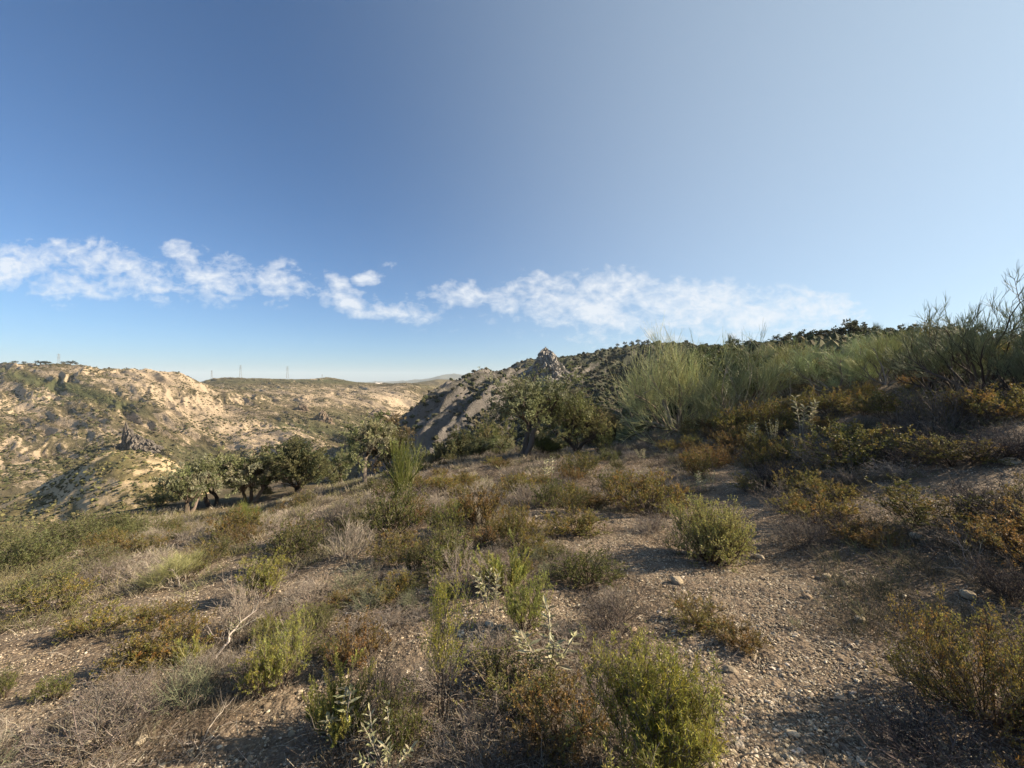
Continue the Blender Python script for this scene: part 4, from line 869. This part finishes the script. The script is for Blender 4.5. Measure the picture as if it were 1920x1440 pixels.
 (P_OL[0], 'olive_tree', 467, 945, 116, 94, 'olive tree with a dark leaning trunk over the brown bench', 'tree', TG),
 (P_OL[2], 'olive_tree', 566, 921, 136, 92, 'wide rounded olive tree with a thick forked trunk', 'tree', TG),
 (P_OL[3], 'olive_tree', 682, 912, 145, 132, 'olive tree with a single pale trunk left of the tall thin broom', 'tree', TG),
 (P_OLBR, 'olive_tree', 742, 890, 120, 104, 'brownish olive tree directly behind the tall thin broom', 'tree', TG),
 (P_OLBIG, 'olive_tree', 982, 856, 172, 158, 'tallest olive tree with a pale trunk, dark limbs spread below the rock pinnacle', 'tree', TG),
 (P_OLDK, 'olive_tree', 1078, 848, 124, 108, 'dark dense tree on the rim right of the tallest olive tree', 'tree', TG)]:
    put(pr, kind, px, py, wd, ht, lab, cat, grp)
# trees standing behind the rim: given distance, feet may be out of sight
for pr, px, Yd, wd, ht, lab in [
 (P_OL[2], 862, 34, 86, 812, 'round olive tree with dark forked trunk in the dip behind the rim'),
 (P_OL[0], 808, 36, 66, 838, 'small silvery olive tree left of the round one in the dip'),
 (P_OLDK, 920, 40, 100, 788, 'dark tree in the dip touching the left side of the tallest olive tree'),
 (P_OL[2], 905, 28, 70, 848, 'low grey-green olive bush on the rim left of the tallest olive tree'),
 (P_OL[1], 640, 33, 64, 846, 'silvery olive bush between the wide rounded tree and the pale-trunked one'),
 (P_OL[3], 940, 27, 60, 842, 'rounded grey-green olive bush at the foot of the tallest olive tree'),
 (P_OLBR, 1130, 30, 104, 768, 'brownish green tree right of the dark dense one on the rim')]:
    x = (px - 960) / F * Yd; base = HY - (float(G(np.array([x]), np.array([Yd]))[0]) - EYE) * F / Yd
    put(pr, 'olive_tree', px, None, wd, max(base - ht, wd * .6), lab, 'tree', TG, Yd=Yd)
for px, py, wd, ht, lab in [(40, 1075, 170, 92, 'large leafy green bush at the left edge of the picture'), (110, 1035, 150, 72, 'leafy green bush right behind the one at the left edge'),
 (198, 1008, 130, 64, 'dark green bush, farthest one of the left thicket beside the light path'), (60, 1120, 150, 64, 'olive-green bush below the one at the left edge'),
 (235, 1010, 80, 44, 'low dark bush at the right end of the left thicket'), (150, 1080, 140, 56, 'greyish bush in the middle of the left thicket'), (0, 1030, 120, 56, 'green bush on the far side of the one at the left edge')]:
    put(P_BUSH[0] if 'dark' in lab or 'large' in lab or 'right behind' in lab else P_BUSH[1], 'green_bush', px, py, wd, ht * .72, lab, 'bush', 'leafy bushes of the left thicket')
for px, py, wd, ht, lab in [(500, 932, 24, 20, 'small round green bush beside the dark leaning trunk'), (300, 948, 90, 26, 'long low dark bush on the rim left of the first olive tree'), (1140, 868, 44, 24, 'grey bush on the rim right of the dark dense tree')]:
    put(P_BUSH[0], 'green_bush', px, py, wd, ht, lab, 'bush', 'bushes along the rim')
put(P_RETS[0], 'broom_bush', 1022, 850, 60, 24, 'bright yellow-green low broom under the tallest olive tree', 'broom bush', BG)
for i, (px, py, wd, ht, lab) in enumerate([(1015, 1255, 110, 110, 'pale woolly-leaved herb lit by the sun in the middle foreground'), (1408, 842, 22, 52, 'pale herb spike left of its twin at the path end'), (1450, 842, 20, 56, 'pale herb spike right of its twin at the path end'),
  (1505, 820, 40, 78, 'tallest pale herb with a leaning stem before the grey scrub'), (1312, 922, 20, 34, 'little pale herb in front of the golden mound'), (1334, 916, 18, 34, 'little pale herb at the right of the golden mound'),
  (1205, 866, 20, 26, 'small pale herb in the scrub right of the rim trees'), (1028, 905, 26, 44, 'pale grey herb in the scrub below the tallest olive tree'), (728, 1438, 120, 100, 'dry pale herb with white stems at the bottom edge'),
  (925, 1150, 50, 86, 'dry flower stalks rising out of the grey-green upright shrub'), (640, 1400, 60, 60, 'small pale sprout beside the mid green shrub'), (437, 1205, 40, 44, 'pale curled herb by the tall thin grey tuft'), (1490, 1180, 22, 20, 'tiny pale seedling on the gravel')]):
    put(P_HERB[i % 3], 'pale_herb', px, py, wd, ht, lab, 'herb', 'pale woolly herbs', zmul=1)
for i, (k, px, py, wd, lab) in enumerate([(2, 720, 1400, 120, 'white dead twigs sticking up near the bottom edge'), (0, 590, 1250, 90, 'long bare slanting stem above the mid green shrub'), (1, 1325, 1240, 90, 'forked dark bare twig standing at the edge of the gravel'),
  (0, 1440, 1300, 60, 'short pale dead stick lying on the gravel'), (2, 1385, 1415, 110, 'pale dead root tangle at the bottom right of the large green shrub'), (0, 390, 1240, 120, 'long bare horizontal stick by the blue-green tuft'),
  (3, 1030, 1120, 50, 'burnt black branch leaning beside the dense green shrub'), (3, 1690, 1060, 110, 'thin black branches on the bare ground left of the right-hand heaps'), (1, 1830, 1090, 130, 'slender grey dead branches rising by the right edge'),
  (0, 1905, 940, 90, 'pale dead cane lying on the dark bramble heap'), (1, 1215, 818, 130, 'bare white arching branches under the largest broom'), (1, 1140, 770, 80, 'bare pale branch with yellow tip left of the largest broom'),
  (3, 1600, 950, 90, 'blackened twigs beside the orange-topped mound'), (3, 240, 1260, 110, 'grey dead branches lying above the dry heap'), (2, 380, 1385, 90, 'upright dead stems in the lower left foreground')]):
    put(P_DEAD[k], 'dead_branch', px, py, wd, wd * .6, lab, 'branch', 'dead branches')

# counted scrub between the ones singled out above
def free(x, y, r): return all((x - a) ** 2 + (y - b) ** 2 > (r * .7 + c * .75) ** 2 for a, b, c in SPOTS)
SKYL = [(690, 850), (740, 840), (880, 824), (930, 800), (980, 778), (1030, 758), (1090, 738), (1150, 712), (1200, 694), (1240, 664), (1320, 648), (1420, 650), (1560, 648), (1650, 632), (1720, 615), (1850, 600), (1920, 605)]
def fill(n, protos, kind, az0, az1, r0, r1, size, hr, label, cat, group, maxbare=.35, fn=G, cond=None, seed=0, loose=1.0):
    rg = np.random.default_rng(seed); k = 0; tries = 0
    while k < n and tries < n * 60:
        tries += 1
        a = math.radians(rg.uniform(az0, az1)); r = math.exp(rg.uniform(math.log(r0), math.log(r1))); x, y = r * math.sin(a), r * math.cos(a)
        s = rg.uniform(*size)
        if y < .8 or (bare(x, y) > maxbare and r < 40) or (cond and not cond(x, y)) or not free(x, y, s * .5 * loose): continue
        pr = protos[rg.integers(len(protos))]; W_, H_ = dim(pr); z = float(fn(np.array([x]), np.array([y]))[0])
        px, py = pxy(x, y), HY - (z - EYE) * F / y
        if not (-60 < px < 1980 and py < 1520): continue
        sc_ = s / W_; hm_ = rg.uniform(*hr); lim = (HY - np.interp(px, *zip(*SKYL)) + (8 if rg.random() < .15 else 0)) / F * y + EYE - z
        if H_ * sc_ * hm_ > lim and 690 < px: hm_ = lim / (H_ * sc_)
        if hm_ < .35: continue
        place(pr, kind, (x, y, z - .02 * s), sc_, rg.uniform(0, 6.28), label, cat, group, sc_ * hm_); SPOTS.append((x, y, s * .5 * loose)); k += 1
fill(44, P_OR, 'orange_shrub', -50, 28, 5, 20, (.5, 1.0), (.7, 1.0), 'ankle-high orange and olive shrub among others like it on the open slope', 'shrub', 'orange and olive shrubs scattered on the slope', seed=1)
fill(64, P_OR, 'orange_shrub', 24, 54, 5, 22, (.6, 1.3), (.75, 1.05), 'orange-tipped dark shrub crowding the rising ground below the broom bushes', 'shrub', 'orange-tipped shrubs on the rising ground', seed=2)
fill(95, P_DRY[:2] + [P_DRY[3]], 'dry_shrub', -46, 30, 5, 26, (.45, .95), (.6, .95), 'grey leafless cushion among others like it on the open slope', 'shrub', 'grey leafless cushions scattered on the slope', seed=3)
fill(34, P_DRY + P_DARKD, 'dry_shrub', 24, 54, 5, 20, (.6, 1.2), (.6, .95), 'dead grey shrub in the tangle of the rising ground', 'shrub', 'dead shrubs on the rising ground', seed=4)
fill(26, P_OLSH, 'olive_shrub', -52, 20, 4, 22, (.4, .9), (.7, 1.1), 'small olive-green shrub among the scrub of the open slope', 'shrub', 'small olive-green shrubs scattered on the slope', seed=5)
fill(14, P_OLSH + P_OR[1:2], 'olive_shrub', -56, 30, 2.4, 5, (.22, .45), (.5, .9), 'knee-low leafy sprig mat in the stony foreground', 'shrub', 'leafy sprig mats in the foreground', seed=16, maxbare=.4, loose=.5)
fill(34, P_DRY[:3], 'dry_shrub', -55, 40, 2.2, 5, (.3, .55), (.5, .9), 'small grey twig tuft in the stony foreground', 'shrub', 'small twig tufts in the foreground', seed=6, maxbare=.3)
fill(36, P_RET, 'broom_bush', 20, 46, 15, 62, (1.8, 3.2), (.8, 1.1), 'pale wispy broom in the thicket climbing to the skyline', 'broom bush', 'brooms in the hillside thicket', seed=7, loose=.6)
fill(44, P_DKB, 'dark_bush', 8, 48, 24, 120, (2.2, 4.5), (.8, 1.1), 'dark rounded bush in the thicket on the hillside', 'bush', 'dark bushes on the hillside', seed=8, loose=.7, cond=lambda x, y: math.hypot((x - 78) / 14, (y - 112) / 24) > 1.1)
fill(46, P_DKB, 'dark_bush', -6, 22, 34, 110, (2.5, 5.0), (.8, 1.2), 'dark evergreen bush filling the dip below the rock pinnacle', 'bush', 'evergreen bushes in the dip behind the rim', seed=9, loose=.55, fn=H_all)
fill(12, P_OL, 'olive_tree', -8, 20, 40, 90, (4, 6), (.8, 1.0), 'olive tree half hidden in the dip below the rock pinnacle', 'tree', 'olive trees in the dip', seed=10, loose=.6, fn=H_all)
# trees on the skyline
def crest(px, fn, y0, y1):
    yy = np.linspace(y0, y1, 400); x = (px - 960) / F * yy; z = fn(x, yy); i = np.argmax((z - EYE) / yy); return float(x[i]), float(yy[i]), float(z[i])
for k, (px, wd, ht) in enumerate([(1264, 16, 11), (1294, 17, 14), (1322, 30, 12), (1345, 34, 18), (1382, 36, 20), (1406, 26, 18), (1425, 26, 12), (1446, 22, 12), (1466, 32, 18), (1488, 26, 19), (1508, 36, 22), (1536, 38, 20), (1560, 36, 20), (1588, 48, 34), (1618, 36, 26), (1645, 44, 24), (1690, 50, 30)]):
    x, y, z = crest(px, G, 50, 140); pr = P_FART[k % 3]; W_, H_ = dim(pr)
    o = place(pr, 'oak_tree', (x, y, z - .2), wd / F * y / W_, k * 1.7, 'dark spreading evergreen oak on the skyline of the near hill', 'tree', 'oaks along the skyline of the near hill', ht / F * y / H_)
    if k == 1: o['label'] = 'lone small round oak at the left end of the near hill skyline'
    if k == 13: o['label'] = 'tallest flat-topped oak on the skyline where the pale broom begins'
    if k == 4: o['label'] = 'pale green broad oak, taller of the two by the thin bare saplings'
for k, (px, wd, ht) in enumerate([(1130, 10, 4), (1146, 9, 6), (1158, 7, 6), (1172, 7, 6), (1184, 8, 7), (1196, 9, 8), (1206, 9, 8), (1216, 8, 7)]):
    x, y, z = crest(px, H_ridge, 250, 400); pr = P_FART[k % 3]; W_, H_ = dim(pr)
    place(pr, 'oak_tree', (x, y, z - .3), wd / F * y / W_, k, 'tiny dark oak dotted on the farther ridge right of the pinnacle', 'tree', 'oaks on the farther ridge', ht / F * y / H_)
for k, (px, wd, ht) in enumerate([(28, 9, 4), (45, 7, 4), (76, 14, 7), (88, 12, 6), (118, 7, 4), (133, 12, 8), (143, 5, 5)]):
    x, y, z = crest(px, H_valley, 330, 460); pr = P_FART[2]; W_, H_ = dim(pr)
    place(pr, 'oak_tree', (x, y, z - .3), wd / F * y / W_, k, 'flat dark tree on the crest of the valley side at the far left', 'tree', 'trees on the crest of the valley side', ht / F * y / H_)
for px, ht, lab in ((1236, 24, 'leafless sapling, left one of the close pair on the skyline'), (1246, 36, 'taller leafless sapling of the close pair on the skyline'), (1316, 30, 'feathery leafless sapling beside the lone small oak'), (1368, 34, 'leafless sapling between the two broad oaks'), (1642, 34, 'bare crooked sapling left of the dark brooms')):
    x, y, z = crest(px, G, 40, 120); W_, H_ = dim(P_RETV)
    place(P_RETV, 'bare_sapling', (x, y, z - .2), ht * .5 / F * y / W_, 1.0, lab, 'sapling', 'leafless saplings on the skyline', ht / F * y / H_)

# ------------------------------------------------------------------ stuff nobody could count
rg = np.random.default_rng(77)
def polar(n, az0, az1, r0, r1):
    a = np.radians(rg.uniform(az0, az1, n)); r = np.exp(rg.uniform(math.log(r0), math.log(r1), n)); return r * np.sin(a), r * np.cos(a), r
STC = [(.25, .20, .135), (.33, .27, .185), (.19, .15, .103), (.41, .345, .25), (.28, .21, .14), (.15, .12, .087), (.22, .185, .135), (.48, .42, .325)]
mb = MB()
x, y, r = polar(260000, -58, 58, 1.5, 26); b = bare(x, y); k = rg.random(len(x)) < (.30 + .9 * b) * np.clip(.75 + .9 * fbm(x / .6, y / .6, 2, 401), .15, 1.2); x, y, r, b = x[k], y[k], r[k], b[k]
x2, y2, r2 = polar(170000, -10, 52, 1.5, 8); b2 = bare(x2, y2); k = rg.random(len(x2)) < b2 * 1.3 - .25; x, y, r, b = [np.r_[p, q[k]] for p, q in ((x, x2), (y, y2), (r, r2), (b, b2))]
s = np.exp(rg.normal(-5.45, .48, len(x))); s = np.maximum(s, r * .0011)
z = G(x, y) + s * .05; big = (s > .013) & (r < 6)
for sel, (v_, f_) in ((big, I2), (~big, I1)):
    Vv, Fv, Cv = scatter(rg, v_, f_, np.stack([x, y, z], -1)[sel], s[sel], pal(rg, STC, sel.sum(), .2, .07), .62, .13 if v_ is I2[0] else .22); mb.add(Vv, Fv, Cv)
tag(link('gravel', mb.mesh('gravel', M_STONE)), 'loose brown and pale pebbles strewn over the dry slope', 'gravel', kind='stuff')
def stones(n, seed):
    rq = np.random.default_rng(seed); pr = []
    for q in range(5):
        v, f = I3; v = v * (1 + .16 * fbm(v[:, 0] * 1.4 + q * 9, v[:, 1] * 1.4 + v[:, 2] * 1.7, 3, seed + q)[:, None]); v = np.sign(v) * np.abs(v) ** .85
        pr.append(mesh_np('stone', v * [1, .8, .55], [f], np.tile(STC[(3, 1, 6, 4, 3)[q]], (len(v), 1)), M_STONE))
    return pr
P_ST = stones(5, 3)
for k, (px, py, wp, lab) in enumerate([(1423, 1046, 16, 'white angular stone right of the cushion shrub'), (1550, 1083, 16, 'white-topped stone in the middle of the gravel'), (1586, 1098, 18, 'flat ochre stone right of the white-topped one'), (1515, 1121, 16, 'pair-like bright pebble on the gravel below the white-topped stone'),
  (1612, 1163, 18, 'rounded tan stone on the gravel beside short pale sticks'), (1718, 1007, 18, 'tan stone in front of the flat olive-orange shrub'), (1270, 1092, 22, 'big rounded stone at the left edge of the brown path'), (1368, 1260, 22, 'ochre lump of rock at the foot of the forked dark twig'),
  (1000, 1040, 18, 'tan block behind the grey-green upright shrub'), (1050, 1068, 14, 'upright orange stone on the brown path'), (918, 1172, 16, 'pale stone under the beige grass by the dense green shrub'), (895, 1352, 26, 'white stone in the leafy mat at the bottom centre'),
  (1108, 1323, 15, 'orange-brown stone left of the large bright green shrub'), (540, 1180, 22, 'grey-brown boulder between the pale pebbles and little green tuft'), (562, 1299, 10, 'small white stone right of the pair of bright green shrubs'), (265, 1390, 20, 'pale stone half buried in the lower left foreground'),
  (1815, 1118, 26, 'flat beige stone beside the large rust shrub'), (1690, 1355, 20, 'grey stone in the shade on the lower right gravel'), (1848, 1340, 20, 'grey stone under the dead twigs in the lower right corner'), (340, 918 + 225, 16, 'round pale stone on the upper pebble strip'), (1895, 868, 24, 'flat tan stone below the orange band at the right edge')]):
    p = hit(px, py, G); o = link('stone', P_ST[k % 5]); s_ = wp / F * p.y * .55; o.location = (p.x, p.y, p.z + s_ * .2); o.rotation_euler = (rs.uniform(-.2, .2), rs.uniform(-.2, .2), rs.uniform(0, 6)); o.scale = (s_, s_, s_); tag(o, lab, 'stone', 'larger stones lying on the slope')
# twig litter
mb = MB(); x, y, r = polar(60000, -58, 58, 1.4, 18); k = rg.random(len(x)) > bare(x, y) * .8; x, y, r = x[k], y[k], r[k]
d = nrm(np.c_[rg.normal(0, 1, (len(x), 2)), rg.normal(.12, .22, len(x))]); P = grow(rg, np.stack([x, y, G(x, y) + .006], -1), d, rg.uniform(.03, .14, len(x)) * (1 + r * .06), 3, .25, -.03)
rad = np.maximum(.0011, r * .00028) * rg.uniform(.6, 1.4, len(x)); tubes(mb, P, rad, rad * .6, pal(rg, GREYW + [(.10, .075, .055), (.34, .30, .25), (.15, .11, .08)], len(x), .2))
tag(link('twig_litter', mb.mesh('twig_litter', M_TWIG)), 'fallen grey twigs and dry stems littering the ground', 'litter', kind='stuff')
# dry grass and dwarf scrub tufts
def tufts(n, az0, az1, r0, r1, blades, h, colors, maxbare, name, label, cat, sp=.07, dens_seed=0, fn=G, widen=.00035):
    mb = MB(); x, y, r = polar(n, az0, az1, r0, r1); k = (rg.random(n) > bare(x, y) * maxbare) & (fbm(x / 2.2, y / 2.2, 2, dens_seed) + .45 > rg.random(n) * .9); x, y, r = x[k], y[k], r[k]
    z = fn(x, y); m = len(x); i = np.repeat(np.arange(m), blades); a = rg.uniform(0, 6.28, len(i)); q = np.sqrt(rg.random(len(i))) * sp * (1 + r[i] * .10)
    S = np.stack([x[i] + q * np.cos(a), y[i] + q * np.sin(a), z[i] - .01], -1); D = np.c_[np.cos(a) * .6, np.sin(a) * .6, rg.uniform(.4, 1.4, len(i))] + rg.normal(0, .25, (len(i), 3))
    P = grow(rg, S, D, h * rg.uniform(.4, 1.1, len(i)) * (1 + r[i] * .035), 4, .2, .0); rad = np.maximum(.0009, r[i] * widen)
    c = pal(rg, colors, m, .18)[i] * (1 + rg.normal(0, .12, (len(i), 1))); tubes(mb, P, rad, rad * .4, c)
    return tag(link(name, mb.mesh(name, M_TWIG)), label, cat, kind='stuff')
tufts(3000, -58, 40, 1.8, 26, 34, .12, [(.18, .155, .11), (.27, .23, .16), (.11, .092, .068), (.16, .14, .11), (.085, .072, .052)], 1.2, 'dry_grass', 'short dry beige grass between the shrubs', 'grass', dens_seed=5)
tufts(4200, -44, 34, 5, 32, 26, .15, [(.27, .235, .19), (.34, .30, .245), (.20, .175, .14), (.30, .265, .17), (.23, .22, .12)], 1.2, 'undergrowth', 'low grey-lilac dwarf scrub carpeting the slope up to the rim', 'scrub', dens_seed=6)
tufts(2400, 22, 58, 3.5, 40, 26, .18, [(.12, .105, .07), (.16, .13, .08), (.10, .085, .06), (.14, .14, .07)], 1.2, 'undergrowth', 'dark olive dwarf scrub under the brooms on the rising ground', 'scrub', dens_seed=7)
tufts(2000, -58, -20, 6, 30, 26, .16, [(.13, .13, .06), (.17, .15, .07), (.11, .10, .06)], 1.2, 'undergrowth', 'olive-brown dwarf scrub on the left part of the slope', 'scrub', dens_seed=8)
# hillside scrub seen from afar
def farscrub(n, px0, px1, y0, y1, fn, smin, smax, colors, name, label, dens, geo=I1, rand=.3, flat=.75):
    px = rg.uniform(px0, px1, n); yy = np.exp(rg.uniform(math.log(y0), math.log(y1), n)); x = (px - 960) / F * yy
    k = dens(x, yy) > rg.random(n); x, yy = x[k], yy[k]; z = fn(x, yy)
    s = np.exp(rg.uniform(math.log(smin), math.log(smax), len(x))) * .5; mb = MB(); Vv, Fv, Cv = scatter(rg, geo[0], geo[1], np.stack([x, yy, z + s * .25], -1), s, pal(rg, colors, len(x), .2), flat, rand, 16, .2); mb.add(Vv, Fv, Cv)
    return tag(link(name, mb.mesh(name, M_TWIG)), label, 'scrub', kind='stuff')
SCR = [(.065, .065, .03), (.085, .08, .038), (.05, .055, .026), (.11, .095, .05), (.075, .07, .045)]
farscrub(120000, -120, 1000, 85, 1000, H_valley, .35, 2.3, SCR, 'shrubbery', 'scattered dark scrub dotting the long valley side', lambda x, y: .35 + .8 * fbm(x / 30, y / 30, 3, 301))
farscrub(26000, 640, 1400, 60, 400, H_ridge, .6, 3.0, [(.04, .045, .02), (.06, .06, .03), (.05, .045, .03), (.08, .07, .045)], 'shrubbery', 'dark scrub on the spur and ridge by the pinnacle', lambda x, y: .46 + .29 * np.clip((pxy(x, y) - 980) / 150, -1, 1) + .6 * fbm(x / 20, y / 20, 3, 311), I2, .2)
farscrub(7000, -60, 420, 72, 168, H_mound, .35, 1.3, SCR + [(.13, .12, .05)], 'shrubbery', 'small dry scrub covering the rounded mound', lambda x, y: .45 + .6 * fbm(x / 10, y / 10, 3, 321))
farscrub(9000, 1180, 1700, 26, 135, G, .5, 2.2, [(.07, .075, .03), (.10, .095, .045), (.05, .055, .025), (.12, .10, .05)], 'shrubbery', 'low green scrub under the thicket of the near hill', lambda x, y: (.55 + .6 * fbm(x / 9, y / 9, 3, 331)) * (np.hypot((x - 78) / 15, (y - 112) / 25) > 1), I2, .22)

# ------------------------------------------------------------------ air
hm, hnt, hout = new_mat('air')
pv = N(hnt, 'ShaderNodeVolumePrincipled'); pv.inputs['Color'].default_value = (.78, .90, 1, 1); pv.inputs['Density'].default_value = 8.0e-5; pv.inputs['Anisotropy'].default_value = 0
L(hnt, pv.outputs[0], hout.inputs['Volume'])
mb = MB(); box(mb, -15000, 15000, -15000, 15000, -90, 330)
hz_o = link('haze', mb.mesh('haze', hm)); tag(hz_o, 'thin blue haze over the far mountains', 'haze', kind='stuff')
print('objects', len(bpy.data.objects))
